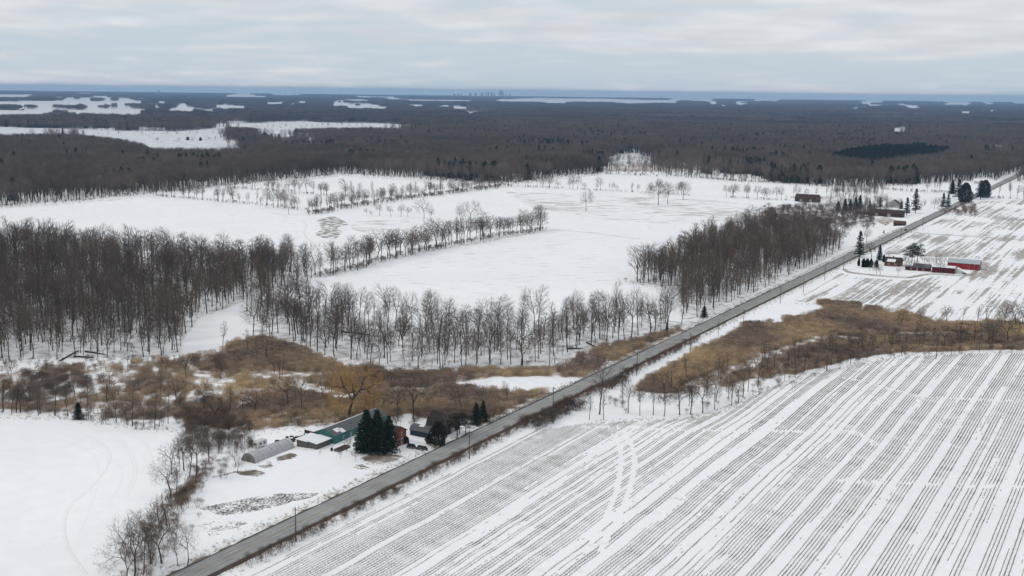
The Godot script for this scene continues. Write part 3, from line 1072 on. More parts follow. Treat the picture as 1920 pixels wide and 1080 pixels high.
	for t in [[1347, 600 + 28, 30], [1348 + 377, 597, 30], [1775, 600, 38], [1805, 597, 32], [1832, 604, 44], [1850, 600, 50], [1885, 606, 52], [1905, 610, 56], [1918, 606, 50], [1890, 640, 62], [1860, 648, 60], [1690, 610, 40]]:
		var s := at_px(t[0], t[1], t[2])
		add_tree(s[0], s[1], pick(["fork", "slim"]), "creek_edge", 1.2, bark_tint())
	fill([[1432, 436], [1500, 424], [1560, 428], [1625, 420], [1660, 408], [1690, 394], [1640, 384], [1560, 376], [1500, 390], [1445, 414]], 9.5, 7, 15, ["fork", "slim", "wide"], "farms", 0.6)
	fill([[1560, 372], [1640, 372], [1660, 362], [1600, 352], [1560, 354]], 9.0, 10, 18, ["fork", "slim", "tall"], "farms", 0.7)
	for k in 520:
		add_bush(g2(rng.randf_range(1432, 1640), rng.randf_range(390, 430)), rng.randf_range(3.0, 6.5), Color(1.05, 0.95, 0.95))
	along([[1430, 438], [1490, 420], [1560, 415], [1620, 408]], 6.0, 6.0, 8, 15, ["fork", "slim"], "farms", 0.8, 3.5)
	along([[1540, 402], [1620, 396], [1660, 385]], 7.0, 5.0, 9, 16, ["fork", "slim"], "farms", 0.7, 3.2)
	for t in [[1700, 500, 24], [1690, 498, 20], [1735, 498, 22], [1755, 497, 24], [1770, 498, 18], [1725, 507, 18], [1640, 506, 18], [1630, 508, 14], [1666, 487, 20], [1634, 486, 36], [1643, 515, 22], [1650, 515, 22], [1684, 516, 16], [1765, 511, 30], [1742, 500, 22], [1704, 505, 20], [1720, 505, 22], [1625, 455, 28], [667, 862, 20], [638, 857, 14], [650, 845, 26], [442, 872, 36], [445, 885, 32], [507, 874, 14], [522, 866, 10], [600, 850, 8], [815, 818, 40], [838, 822, 50], [862, 815, 52], [745, 812, 54], [1727, 394, 22], [1752, 392, 20], [1758, 391, 22], [1766, 404, 16]]:
		var s := at_px(t[0], t[1], t[2])
		add_tree(s[0], s[1], "fork", "farms", 1.25, bark_tint())
	# brush
	for k in 170:
		var q := g2(rng.randf_range(345, 470), rng.randf_range(790, 850))
		add_bush(q, rng.randf_range(2.0, 5.0), Color(0.95, 0.95, 1.0))
	for k in 60:
		add_bush(g2(rng.randf_range(325, 425), rng.randf_range(745, 795)), rng.randf_range(2.5, 5.0), Color(2.0, 1.3, 0.75))
	var ta := g2(1000, 806)
	var tb := g2(1100, 762)
	for k in 130:
		add_bush(road_pt(rng.randf_range(road_st(ta.x, ta.y).x, road_st(tb.x, tb.y).x), rng.randf_range(6.5, 15.0)), rng.randf_range(1.6, 4.2), Color(0.75, 0.75, 0.85))
	for k in 520:
		var s := rng.randf_range(10, 330)
		var q := road_pt(s, rng.randf_range(6.6, 9.4))
		add_bush(q, rng.randf_range(1.2, 3.4), Color(1.3, 1.08, 1.0))
	for k in 190:
		var l := [[g2(395, 870), g2(335, 935)], [g2(335, 935), g2(290, 1010)], [g2(300, 1000), g2(255, 1100)]]
		var e: Array = l[rng.randi() % 3]
		add_bush(e[0].lerp(e[1], rng.randf()) + Vector2(rng.randfn(0, 3), rng.randfn(0, 3)), rng.randf_range(1.0, 3.8), Color(1.4, 1.0, 0.85))
	for k in 90:
		add_bush(g2(rng.randf_range(1772, 1830), rng.randf_range(385, 404)) , rng.randf_range(3.0, 6.0), Color(1.5, 1.15, 1.05))
	for k in 150:
		var q := g2(rng.randf_range(1120, 2000), 0)
		var x := rng.randf_range(1130, 2000)
		var y0 := lerpf(780, 690, clampf((x - 1130) / 370.0, 0, 1)) if x < 1500 else lerpf(690, 652, clampf((x - 1500) / 300.0, 0, 1))
		add_bush(g2(x, y0 - rng.randf_range(2, 34)), rng.randf_range(2.0, 4.4), Color(1.15, 1.08, 1.0))
	for k in 110:
		add_bush(g2(rng.randf_range(520, 940), rng.randf_range(765, 800)), rng.randf_range(1.5, 4.0), Color(1.2, 1.08, 0.95))
	for k in 110:
		add_bush(g2(rng.randf_range(-100, 360), rng.randf_range(672, 690)), rng.randf_range(1.0, 3.0), Color(1.2, 1.0, 0.85))

func build_trees() -> void:
	place_trees()
	var kinds := {}
	var sd := 100
	for k in {"tall": 6, "slim": 4, "fork": 6, "wide": 5, "willow": 1}:
		kinds[k] = []
		for i in {"tall": 6, "slim": 4, "fork": 6, "wide": 5, "willow": 1}[k]:
			sd += 1
			kinds[k].append([tree_form(k, sd, 0), tree_form(k, sd, 1)])
	var vm := vmat()
	var mesh_of := {}
	for k in kinds:
		for i in kinds[k].size():
			var hi: Array = kinds[k][i][0]
			var lo: Array = kinds[k][i][1]
			mesh_of[[k, i]] = [hi[0].mesh(vm), hi[1].mesh(vm), joined(lo[0], lo[1]).mesh(vm)]
	var tints := []
	for c in [Color(1, 1, 1), Color(1.3, 1.02, 0.82), Color(1.5, 1.45, 1.35), Color(0.78, 0.77, 0.76)]:
		var m := vmat()
		m.albedo_color = Color(minf(c.r, 1.0), minf(c.g, 1.0), minf(c.b, 1.0)).linear_to_srgb()
		tints.append(m)
	# the named single trees
	for t in [[883, 417, 45, "wide", 1.25, "broad lone oak in the middle of the snow field beside a smaller tree"], [863, 416, 34, "fork", 1.1, "slender bare tree close beside the broad lone oak"], [795, 410, 40, "wide", 1.1, "round crowned bare tree with dark shrubs at the end of a broken hedge"], [1099, 396, 42, "fork", 1.3, "single bare tree alone in the open snow field"], [521, 390, 52, "wide", 1.1, "large bare tree with a wide crown in the thin boundary row"], [541, 402, 34, "wide", 1.0, "small round bare tree alone at the corner of the snow field"], [1234, 384, 50, "wide", 1.15, "spreading bare tree leading a clump at the field corner"], [1252, 382, 46, "fork", 1.1, "upright bare tree in the middle of the field corner clump"], [1281, 375, 38, "wide", 1.1, "low bare tree with ivy at the end of the field corner clump"], [776, 790, 100, "fork", 1.2, "big bare tree with a forked trunk behind the brick farmhouse"], [1343, 742, 60, "wide", 1.2, "leaning bare tree with a low crown in the strip by the stubble"]]:
		var s := at_px(t[0], t[1], t[2])
		add_tree(s[0], s[1], t[3], "", t[4], Color(1, 1, 1))
		trees[-1].label = t[5]
	# a willow with yellow-brown twigs
	var ws := at_px(655, 782, 108)
	add_tree(ws[0], ws[1], "willow", "", 1.15, Color(2.6, 1.6, 0.7))
	trees[-1].label = "orange brown willow with a wide drooping crown behind the green barn"
	for t in trees:
		t.size = t.h / maxf(60.0, t.p.distance_to(Vector3(0, H, 0))) * (10.0 if t.has("label") else 1.0)
		var q := to_px(t.p)
		if q.x < -15 or q.x > 1935 or q.y > 1110:
			t.size *= 0.01
	trees.sort_custom(func(a, b): return a.size > b.size)
	var rest := {}
	rng.seed = 901
	var count := 0
	var willow := vmat()
	for t in trees:
		var n: int = kinds[t.kind].size()
		var i := rng.randi() % n
		var turn := rng.randf() * TAU
		var key := [t.kind, i]
		if count < 300:
			count += 1
			var o: Node3D
			if t.has("label"):
				o = thing("willow_tree" if t.tint.r > 2.0 else "bare_tree", t.label, "tree", t.p, turn)
			else:
				var look: String = {"tall": "straight trunked", "slim": "slender", "fork": "forking", "wide": "broad crowned"}[t.kind]
				var tone := "reddish brown" if t.tint.r > 1.3 and t.tint.b < 0.9 else ("pale grey" if t.tint.r > 1.3 else ("blackish" if t.tint.g < 0.9 else "grey brown"))
				var size := "sapling" if t.h < 15.0 else "bare tree"
				o = thing("bare_tree", "%s %s %s %s" % [tone, look, size, GROUPS[t.g][0]], "tree", t.p, turn, GROUPS[t.g][1])
			o.scale = Vector3(t.h * t.w, t.h, t.h * t.w)
			var over: Material = null
			if t.tint.r > 2.0:
				willow.vertex_color_use_as_albedo = false
				willow.albedo_color = Color(0.33, 0.19, 0.065).linear_to_srgb()
				over = willow
			elif t.tint.g < 0.9 and t.tint.r < 1.0:
				over = tints[3]
			elif t.tint.r > 1.3 and t.tint.b < 0.9:
				over = tints[1]
			put("trunk", mesh_of[key][0], o, tints[3] if over == willow else over)
			put("crown", mesh_of[key][1], o, over)
		else:
			var gk: String = t.g
			if not rest.has(gk):
				rest[gk] = {}
			if not rest[gk].has(key):
				rest[gk][key] = [[], []]
			rest[gk][key][0].append(Transform3D(Basis(Vector3.UP, turn).scaled(Vector3(t.h * t.w, t.h, t.h * t.w)), t.p))
			rest[gk][key][1].append(t.tint)
	var holder := stuff("woodland", "mass of bare grey brown trees filling the woods and field edges", "woodland")
	for gk in rest:
		for key in rest[gk]:
			multi("trees", mesh_of[key][2], rest[gk][key][0], rest[gk][key][1], holder)
	print("trees ", trees.size(), " bushes ", bushes.size())
	# brush
	var forms := []
	for i in 4:
		forms.append(bush_form(300 + i, 6, 0.5).mesh(vm))
	for b in bushes:
		b.size = b.h / b.p.distance_to(Vector3(0, H, 0))
		var q := to_px(b.p)
		if q.x < 0 or q.x > 1920 or q.y > 1085:
			b.size *= 0.01
	bushes.sort_custom(func(a, b): return a.size > b.size)
	var left := [[[], []], [[], []], [[], []], [[], []]]
	for k in bushes.size():
		var b: Dictionary = bushes[k]
		var wide := rng.randf_range(0.8, 1.3)
		var x := Transform3D(Basis(Vector3.UP, rng.randf() * TAU).scaled(Vector3(b.h * wide, b.h, b.h * wide)), b.p)
		if k < 300:
			var st := road_st(b.p.x, b.p.z)
			var row := to_px(b.p)
			var o: MeshInstance3D = put("bare_shrub", forms[k % 4], self, tints[0 if k % 3 and not (row.x < 420 and row.y > 855) else 1])
			o.transform = x
			var q := to_px(b.p)
			var big := "tall" if b.h > 3.4 else ("knee high" if b.h < 1.8 else "middling")
			var where := "in the brush between reeds and stubble field"
			if absf(st.y) < 10.0 and st.y > 0.0:
				where = "on the road verge beside the corn stubble"
			elif q.x < 480 and q.y > 785 and q.y < 860:
				where = "in the thicket between greenhouse and reeds"
			elif q.x < 420 and q.y > 855:
				where = "in the overgrown row between two snow fields"
			elif q.x > 1000 and q.x < 1100 and q.y > 765:
				where = "in the dark thicket before the bridge"
			elif q.x < 440:
				where = "along the marsh edge of the curved snow field"
			elif q.x < 960:
				where = "among reeds behind the farm buildings"
			tag(o, "%s leafless %s shrub %s" % [big, "reddish" if k % 3 == 0 or (q.x < 420 and q.y > 855) else "brown", where], "shrub", "leafless shrubs " + where)
		else:
			left[k % 4][0].append(x)
			left[k % 4][1].append(b.tint)
	var bh := stuff("undergrowth", "low leafless brown brush along hedges and marsh edges", "brush")
	for i in 4:
		multi("brush", forms[i], left[i][0], left[i][1], bh)

# ---------------------------------------------------------------- the big forest out to the horizon
const EDGE := [[-700, 440], [-300, 405], [0, 387], [117, 377], [290, 362], [430, 346], [640, 326], [750, 332], [933, 344], [1040, 332], [1123, 324], [1280, 331], [1447, 341], [1560, 350], [1640, 350], [1790, 342], [1850, 338], [1920, 342], [2400, 350]]
const OPENINGS := [
	[[-60, 237], [0, 238], [145, 242], [217, 245], [325, 246], [362, 244], [425, 240], [425, 246], [412, 249], [400, 252], [405, 262], [447, 265], [457, 269], [450, 275], [332, 277], [282, 276], [270, 268], [232, 260], [187, 255], [135, 249], [0, 250], [-60, 250]],
	[[405, 231], [480, 230], [567, 227], [630, 231], [680, 230], [730, 232], [780, 235], [835, 239], [792, 240.5], [700, 238], [610, 239], [530, 241], [405, 236]],
	[[480, 241], [555, 243], [555, 250], [520, 251], [480, 249]], [[500, 262], [560, 258], [620, 257], [590, 265], [510, 266]], [[695, 257], [760, 259], [790, 261], [760, 263], [700, 260]],
	[[-60, 207], [100, 206], [275, 208], [285, 210], [260, 214], [205, 214.5], [110, 210], [70, 213], [-60, 215]], [[-60, 191], [100, 190], [220, 190], [225, 193], [150, 195], [-60, 197]], [[-60, 177.5], [65, 177], [65, 182], [-60, 183]], [[165, 180], [220, 180.5], [220, 182], [165, 182]],
	[[140, 227], [215, 227], [215, 231], [160, 231]], [[260, 230], [310, 232], [310, 236], [260, 236]], [[755, 186.5], [890, 188], [890, 190], [755, 188.7]], [[910, 188.5], [985, 184.5], [1120, 184.5], [1200, 187], [1280, 190], [1270, 193], [1180, 192], [1060, 190], [960, 191]],
	[[1320, 191], [1352, 190], [1352, 195], [1322, 196]], [[1370, 190], [1400, 190], [1400, 197], [1372, 197]], [[1616, 195.5], [1662, 197], [1662, 198.7], [1616, 197.7]], [[1685, 198], [1740, 199], [1720, 203], [1712, 204], [1690, 200]], [[1798, 209], [1822, 209], [1822, 213], [1798, 213]],
	[[1545, 239], [1570, 240], [1598, 242], [1598, 246], [1555, 244]], [[1630, 246], [1668, 244], [1680, 239], [1712, 238], [1770, 240], [1770, 242], [1712, 243], [1665, 247]], [[1815, 244], [1840, 240], [1895, 241], [1890, 243], [1818, 246]], [[1838, 192], [1870, 194], [1870, 196.5], [1838, 195]],
	[[1140, 297], [1160, 290], [1190, 287], [1206, 291], [1232, 299], [1215, 303], [1185, 302], [1150, 303]], [[1180, 304], [1225, 305], [1215, 309], [1185, 308]], [[1835, 275], [1890, 273], [1890, 280], [1840, 282]], [[1822, 338], [1840, 334], [1862, 338], [1862, 346], [1822, 346]], [[640, 187], [690, 186], [690, 188.5], [640, 188.5]], [[850, 205], [890, 207], [890, 208.6], [850, 207]], [[1545, 210], [1568, 209], [1568, 212], [1545, 212]], [[1440, 224], [1475, 225], [1475, 227], [1440, 226]], [[300, 196], [430, 194], [430, 196], [300, 198]], [[380, 224], [410, 221], [410, 223.5], [385, 225]]]

var open_rows := {}      # openings by pixel row

func edge_y(x: float) -> float:
	for i in EDGE.size() - 1:
		if x >= EDGE[i][0] and x <= EDGE[i + 1][0]:
			return lerpf(EDGE[i][1], EDGE[i + 1][1], (x - EDGE[i][0]) / (EDGE[i + 1][0] - EDGE[i][0]))
	return 0.0

func is_open(px: Vector2) -> bool:
	for o in open_rows.get(int(px.y), []):
		if px.x >= o[1] and px.x <= o[2] and px.y >= o[3] and px.y <= o[4] and Geometry2D.is_point_in_polygon(px, o[0]):
			return true
	return false

func wooded(x: float, z: float, h: float, rag := 1.0) -> bool:
	var b := to_px(Vector3(x, 0, z))
	if b.x < -150 or b.x > 2070 or b.y > edge_y(clampf(b.x, -699, 2399)) or absf(road_st(x, z).y) < 13.0:
		return false
	var t := to_px(Vector3(x, h, z))
	var j := noi2.get_noise_2d(x * 0.03, z * 0.03) * rag * clampf(2500.0 / -z, 0.15, 1.0) * 2.2
	return not (is_open(b + Vector2(0, j)) or is_open(t + Vector2(0, j)) or is_open((b + t) * 0.5))

func build_forest() -> void:
	# more far fields: long strips lying between the woods
	var fr := RandomNumberGenerator.new()
	fr.seed = 12
	var fields := OPENINGS.duplicate()
	for zone in [[-80, 760, 176, 205, 34], [-80, 420, 205, 224, 9], [900, 1420, 183, 195, 20], [1420, 1950, 186, 212, 16], [430, 900, 190, 222, 9]]:
		for k in zone[4]:
			var x := fr.randf_range(zone[0], zone[1])
			var y := lerpf(zone[2], zone[3], pow(fr.randf(), 1.4)) + (x - 960.0) * 0.0115 * 0.5
			var w := fr.randf_range(18, 110) * (0.6 if x > 1300 else 1.0)
			var h := fr.randf_range(0.9, 2.4) * (1.0 + (y - 176.0) * 0.02)
			var sk := fr.randf_range(-14, 14)
			var q := []
			for e in 5:
				q.append([x + w * e / 4.0, y + w * e / 4.0 * 0.0115 + fr.randf_range(-0.3, 0.3) * h])
			for e in 5:
				q.append([x + sk + w * (4 - e) / 4.0, y + h + w * (4 - e) / 4.0 * 0.0115 + fr.randf_range(-0.3, 0.3) * h])
			fields.append(q)
	for o in fields:
		var p := pxpoly(o)
		var e := [p, 1e9, -1e9, 1e9, -1e9]
		for q in p:
			e[1] = minf(e[1], q.x); e[2] = maxf(e[2], q.x); e[3] = minf(e[3], q.y); e[4] = maxf(e[4], q.y)
		for row in range(int(e[3]), int(e[4]) + 1):
			if not open_rows.has(row):
				open_rows[row] = []
			open_rows[row].append(e)
	rng.seed = 31
	var vm := vmat()
	var holder := stuff("forest", "wide bare winter forest reaching to the hazy horizon", "forest")
	var pine_poly := pxpoly([[1556, 302], [1600, 292], [1660, 284], [1720, 280], [1780, 290], [1745, 300], [1690, 306], [1640, 314], [1590, 308]])
	var sparse := pxpoly([[1128, 308], [1150, 296], [1210, 298], [1290, 308], [1330, 318], [1420, 330], [1440, 342], [1280, 334], [1123, 326]])
	# single trees
	var forms := []
	for i in 6:
		var t := tree_form(["tall", "fork", "tall", "slim", "fork", "tall"][i], 500 + i, 2)
		forms.append([joined(t[0], t[1]).mesh(vm), [], []])
	var green := []
	for i in 2:
		var s := spruce_form(520 + i)
		green.append([joined(s[0], s[1]).mesh(vm), [], []])
	var reach := 4200.0
	var gap := 7.4
	var z := -1000.0
	while z > -reach:
		var half := -z * 0.47 + 40.0
		var x := -half
		while x < half:
			var q := Vector2(x + rng.randf_range(-0.5, 0.5) * gap, z + rng.randf_range(-0.5, 0.5) * gap)
			x += gap
			var h := rng.randf_range(19, 26) * (1.0 + 0.15 * noi.get_noise_2d(q.x, q.y))
			if rng.randf() < 0.1 or not wooded(q.x, q.y, h * 0.92) or rng.randf() < 0.72 and Geometry2D.is_point_in_polygon(to_px(Vector3(q.x, 0, q.y)), sparse):
				continue
			var patch := noi.get_noise_2d(q.x * 0.6 + 500.0, q.y * 0.6)
			var bp := to_px(Vector3(q.x, 8, q.y))
			var ever := Geometry2D.is_point_in_polygon(bp, pine_poly) or rng.randf() < 0.006 or (patch > 0.42 and rng.randf() < 0.25)
			var k: Array = green[rng.randi() % 2] if ever else forms[rng.randi() % 6]
			var wd := h * rng.randf_range(0.9, 1.35)
			k[1].append(Transform3D(Basis(Vector3.UP, rng.randf() * TAU).scaled(Vector3(wd, h, wd)), Vector3(q.x, hgt(q.x, q.y), q.y)))
			var br := rng.randf_range(0.9, 1.45) * (1.0 + 0.5 * patch)
			var tint := Color(br * 1.02, br, br)
			if rng.randf() < 0.04 + 0.2 * maxf(0.0, noi.get_noise_2d(q.x * 1.3, q.y * 1.3 + 300.0)):
				tint = Color(1.7, 1.6, 1.45)
			k[2].append(tint)
		z -= gap
	var n1 := 0
	for f in forms + green:
		n1 += f[1].size()
		multi("trees", f[0], f[1], f[2], holder)
	# groves of about sixteen trees
	var groves := []
	for i in 4:
		var mb := MB.new()
		for a in 4:
			for b in 4:
				spray_tree(mb, rng, Vector3((a - 1.5 + rng.randf_range(-0.3, 0.3)) * 7.5, 0, (b - 1.5 + rng.randf_range(-0.3, 0.3)) * 7.5), rng.randf_range(18, 25), rng.randf_range(4, 6), 64, 2.2, Color(0.095, 0.08, 0.075))
		groves.append([mb.mesh(vm), [], []])
	z = -reach
	while z > -11500.0:
		var half := -z * 0.47
		var x := -half
		while x < half:
			var q := Vector2(x + rng.randf_range(-0.4, 0.4) * 30, z + rng.randf_range(-0.4, 0.4) * 30)
			x += 30.0
			if not wooded(q.x, q.y, 22.0):
				continue
			var patch := noi.get_noise_2d(q.x * 0.25 + 90.0, q.y * 0.25)
			if (noi.get_noise_2d(q.x * 0.55, q.y * 0.9 + 700.0) > 0.44 or z < -5000.0 and noi.get_noise_2d(q.x * 0.1, q.y * 0.13 + 40.0) > 0.3):
				continue
			var k: Array = groves[rng.randi() % 4]
			var s := rng.randf_range(0.85, 1.15)
			k[1].append(Transform3D(Basis(Vector3.UP, rng.randf() * TAU).scaled(Vector3(1, s, 1)), Vector3(q.x, 0, q.y)))
			var br := rng.randf_range(1.0, 1.35) * (1.0 + 0.6 * patch)
			k[2].append(Color(br, br, br) if rng.randf() > 0.06 else Color(0.35, 0.5, 0.4))
		z -= 30.0
	var n2 := 0
	for f in groves:
		n2 += f[1].size()
		multi("groves", f[0], f[1], f[2], holder)
	# blocks of woodland near the horizon
	var blocks := []
	for i in 3:
		var mb := MB.new()
		for a in 120:
			spray_tree(mb, rng, Vector3(rng.randf_range(-64, 64), 0, rng.randf_range(-64, 64)), rng.randf_range(15, 24), rng.randf_range(4, 7), 26, 4.0, Color(0.095, 0.08, 0.075))
		blocks.append([mb.mesh(vm), [], []])
	z = -11500.0
	while z > -25600.0:
		var half := -z * 0.47
		var x := -half
		while x < half:
			var q := Vector2(x + rng.randf_range(-0.4, 0.4) * 120, z + rng.randf_range(-0.4, 0.4) * 120)
			x += 120.0
			if noi.get_noise_2d(q.x * 0.07, q.y * 0.09 + 20.0) > 0.22 or not wooded(q.x, q.y, 20.0, 0.5):
				continue
			var k: Array = blocks[rng.randi() % 3]
			k[1].append(Transform3D(Basis(Vector3.UP, rng.randf() * TAU), Vector3(q.x, 0, q.y)))
			var br := rng.randf_range(0.95, 1.4)
			k[2].append(Color(br, br, br))
		z -= 120.0
	var n3 := 0
	for f in blocks:
		n3 += f[1].size()
		multi("woods", f[0], f[1], f[2], holder)
	print("forest ", n1, " ", n2, " ", n3)

# ---------------------------------------------------------------- reeds and stubble
func build_reeds() -> void:
	rng.seed = 404
	var vm := vmat()
	var forms := []
	for k in 4:
		var b := MB.new()
		for i in 70:
			var a := rng.randf() * TAU
			var q := sqrt(rng.randf()) * 1.7
			var p := Vector3(cos(a) * q, -0.1, sin(a) * q)
			var h := rng.randf_range(1.7, 2.9)
			var lean := Vector3(rng.randfn(0.18, 0.14), 1, rng.randfn(0.05, 0.14)) * h
			var c := Color(0.45, 0.34, 0.21) * rng.randf_range(0.6, 1.2)
			b.col = c
			b.tube(p, p + lean, 0.018, 0.0, 3)
			# drooping leaf and the plume
			var m := p + lean * rng.randf_range(0.35, 0.7)
			var e := Vector3(rng.randfn(0.3, 0.35), rng.randf_range(-0.1, 0.35), rng.randfn(0, 0.35))
			b.tri(m, m + e, m + e * 0.4 + Vector3(0.03, 0.07, 0.03))
			b.col = Color(0.51, 0.4, 0.27) * rng.randf_range(0.6, 1.15)
			var t := p + lean * 0.9
			b.tri(t, t + Vector3(rng.randfn(0.22, 0.08), 0.2, rng.randfn(0, 0.1)), t + Vector3(0.06, 0.32, 0.05))
		forms.append([b.mesh(vm), [], []])
	var gaps := []
	for q in SNOWGAPS + [POND]:
		gaps.append(gpoly(q))
	for def in [[REED_MAIN, -0.3, 1.0], [REED_SPARSE, 0.08, 0.85], [REED_STRIP, -0.5, 1.0], [REED_BANK, -0.3, 1.0], [REED_RIGHT, -0.34, 1.0], [[[328, 940], [345, 915], [372, 898], [378, 905], [360, 925], [335, 945]], -0.6, 0.8]]:
		var poly := gpoly(def[0])
		var lo := Vector2(1e9, 1e9)
		var hi := -lo
		for q in poly:
			lo = lo.min(q)
			hi = hi.max(q)
		var z := lo.y
		while z < hi.y:
			var x := lo.x
			while x < hi.x:
				var q := Vector2(x + rng.randf_range(-0.7, 0.7), z + rng.randf_range(-0.7, 0.7))
				x += 1.35
				if not Geometry2D.is_point_in_polygon(q + Vector2(noi2.get_noise_2d(q.x, q.y), noi2.get_noise_2d(q.y, q.x)) * 6.0, poly) or not clear_of_road(q, 8.5):
					continue
				var n := noi2.get_noise_2d(q.x * 1.5, q.y * 0.8) * 0.9 + 0.7 * noi.get_noise_2d(q.x * 3.0, q.y * 2.0)
				if n < def[1] or n < def[1] + 0.12 and rng.randf() < 0.5 or rng.randf() < 0.12:
					continue
				var cut := false
				for g in gaps:
					cut = cut or Geometry2D.is_point_in_polygon(q, g)
				if cut:
					continue
				var s: float = def[2] * rng.randf_range(0.85, 1.12) * (0.95 + 0.2 * clampf(n, -0.3, 0.4))
				var k: Array = forms[rng.randi() % 4]
				k[1].append(Transform3D(Basis(Vector3.UP, rng.randf_range(-0.7, 0.7)).scaled(Vector3(1, s, 1)), Vector3(q.x, hgt(q.x, q.y), q.y)))
				var pt := noi.get_noise_2d(q.x * 2.0 + 50, q.y * 2.0)
				var tone := 0.95 + 0.7 * pt + rng.randf_range(-0.4, 0.4)
				k[2].append(Color(tone, tone * rng.randf_range(0.93, 1.05), tone * (1.08 - 0.3 * pt)))
			z += 1.35
	var holder := stuff("reeds", "tall golden brown reeds filling the marsh on both sides of the road", "reeds")
	var n := 0
	for f in forms:
		n += f[1].size()
		multi("reeds", f[0], f[1], f[2], holder)
	print("reeds ", n)

func build_stubble() -> void:
	rng.seed = 505
	var vm := vmat()
	var forms := []
	for k in 5:
		var b := MB.new()
		for i in 10:
			var p := Vector3(-0.7 + 0.14 * i + rng.randf_range(-0.05, 0.05), -0.04, rng.randfn(0, 0.035))
			var tip := p + Vector3(rng.randfn(0, 0.06), rng.randf_range(0.18, 0.45), rng.randfn(0, 0.06))
			b.col = Color(0.28, 0.235, 0.17) * rng.randf_range(0.5, 1.2)
			b.tube(p, tip, 0.016, 0.012, 3)
			b.tri(tip, tip + Vector3(rng.randfn(0, 0.12), rng.randf_range(-0.14, 0.05), rng.randfn(0, 0.12)), tip + Vector3(0.02, -0.06, 0.02))
		# soil and trash lying along the row
		for i in 9:
			var c := Vector3(-0.7 + 0.16 * i + rng.randf_range(-0.06, 0.06), 0.0, rng.randfn(0, 0.04))
			b.col = Color(0.085, 0.07, 0.055) * rng.randf_range(0.6, 1.3)
			b.blob_low(c, Vector3(rng.randf_range(0.1, 0.17), rng.randf_range(0.04, 0.08), rng.randf_range(0.1, 0.17)), rng)
		forms.append([b.mesh(vm), [], []])
	var poly := gpoly(STUBBLE)
	var tracks := [gpoly([[1150, 815], [1162, 840], [1165, 870], [1157, 915], [1135, 970], [1100, 1030]]), gpoly([[1172, 815], [1187, 840], [1190, 870], [1182, 915], [1158, 970], [1125, 1030]]), gpoly([[1100, 800], [1300, 806], [1480, 806], [1600, 808], [1640, 830]]), gpoly([[1580, 903], [1750, 909], [1960, 917]]), gpoly([[1560, 700], [1720, 745], [1900, 755]])]
	var angle := -atan2(road_u.y, road_u.x)
	var gap := 0.98
	for row in 420:
		var t := 9.0 + row * gap
		var own := noi2.get_noise_1d(row * 31.7) * 0.7
		var s := -60.0 - t * 0.5
		while s < 900.0:
			s += 1.4
			var q := road_pt(s + rng.randf_range(-0.1, 0.1), t)
			if q.y > -240.0 or q.y < -620.0 or not Geometry2D.is_point_in_polygon(q, poly):
				continue
			var n := own + noi2.get_noise_2d(t * 2.3, s * 0.014) * 0.95 + noi2.get_noise_2d(t * 0.25, s * 0.02) * 0.35 + noi2.get_noise_2d(t * 0.6 + 90.0, s * 0.2) * 0.18
			var lim := -0.27
			if t < 150.0:
				n -= 0.3 * smoothstep(0.55, 0.95, sin(t * TAU / 8.8 + noi.get_noise_1d(t * 3.0)))
			if t < 110.0:
				lim -= 0.07 * (1.0 - t / 110.0)
			if n < lim or n < lim + 0.04 and rng.randf() < 0.5:
				if rng.randf() > 0.012:
					continue
			var cut := false
			for i in tracks.size():
				for j in tracks[i].size() - 1:
					var d: float = q.distance_to(Geometry2D.get_closest_point_to_segment(q, tracks[i][j], tracks[i][j + 1]))
					if d < (0.85 if i < 2 else 1.6) and (i < 2 or rng.randf() < 0.6):
						cut = true
			if cut:
				continue
			var w := noi2.get_noise_2d(s * 0.06, t * 0.04) * 0.22
			var qq := road_pt(s, t + w)
			var k: Array = forms[rng.randi() % 5]
			var sc := clampf(0.75 + (n - lim) * 0.9, 0.6, 1.35)
			k[1].append(Transform3D(Basis(Vector3.UP, angle + rng.randfn(0, 0.03)).scaled(Vector3(1, sc * rng.randf_range(0.8, 1.2), sc)), Vector3(qq.x, hgt(qq.x, qq.y), qq.y)))
			var tone := rng.randf_range(0.75, 1.2) * (1.25 if t < 70 else 0.95)
			k[2].append(Color(tone, tone, tone))
	var holder := stuff("corn_stubble", "rows of cut corn stubble poking through the snow beside the road", "stubble")
	var n := 0
	for f in forms:
		n += f[1].size()
		multi("stubble", f[0], f[1], f[2], holder)
	print("stubble ", n)

# ---------------------------------------------------------------- roadside
func road_xf(s: float, t: float, y: float) -> Transform3D:
	var p := road_pt(s, t)
	return Transform3D(Basis(Vector3(road_u.x, 0, road_u.y), Vector3.UP, Vector3(-road_u.y, 0, road_u.x)), Vector3(p.x, y, p.y))

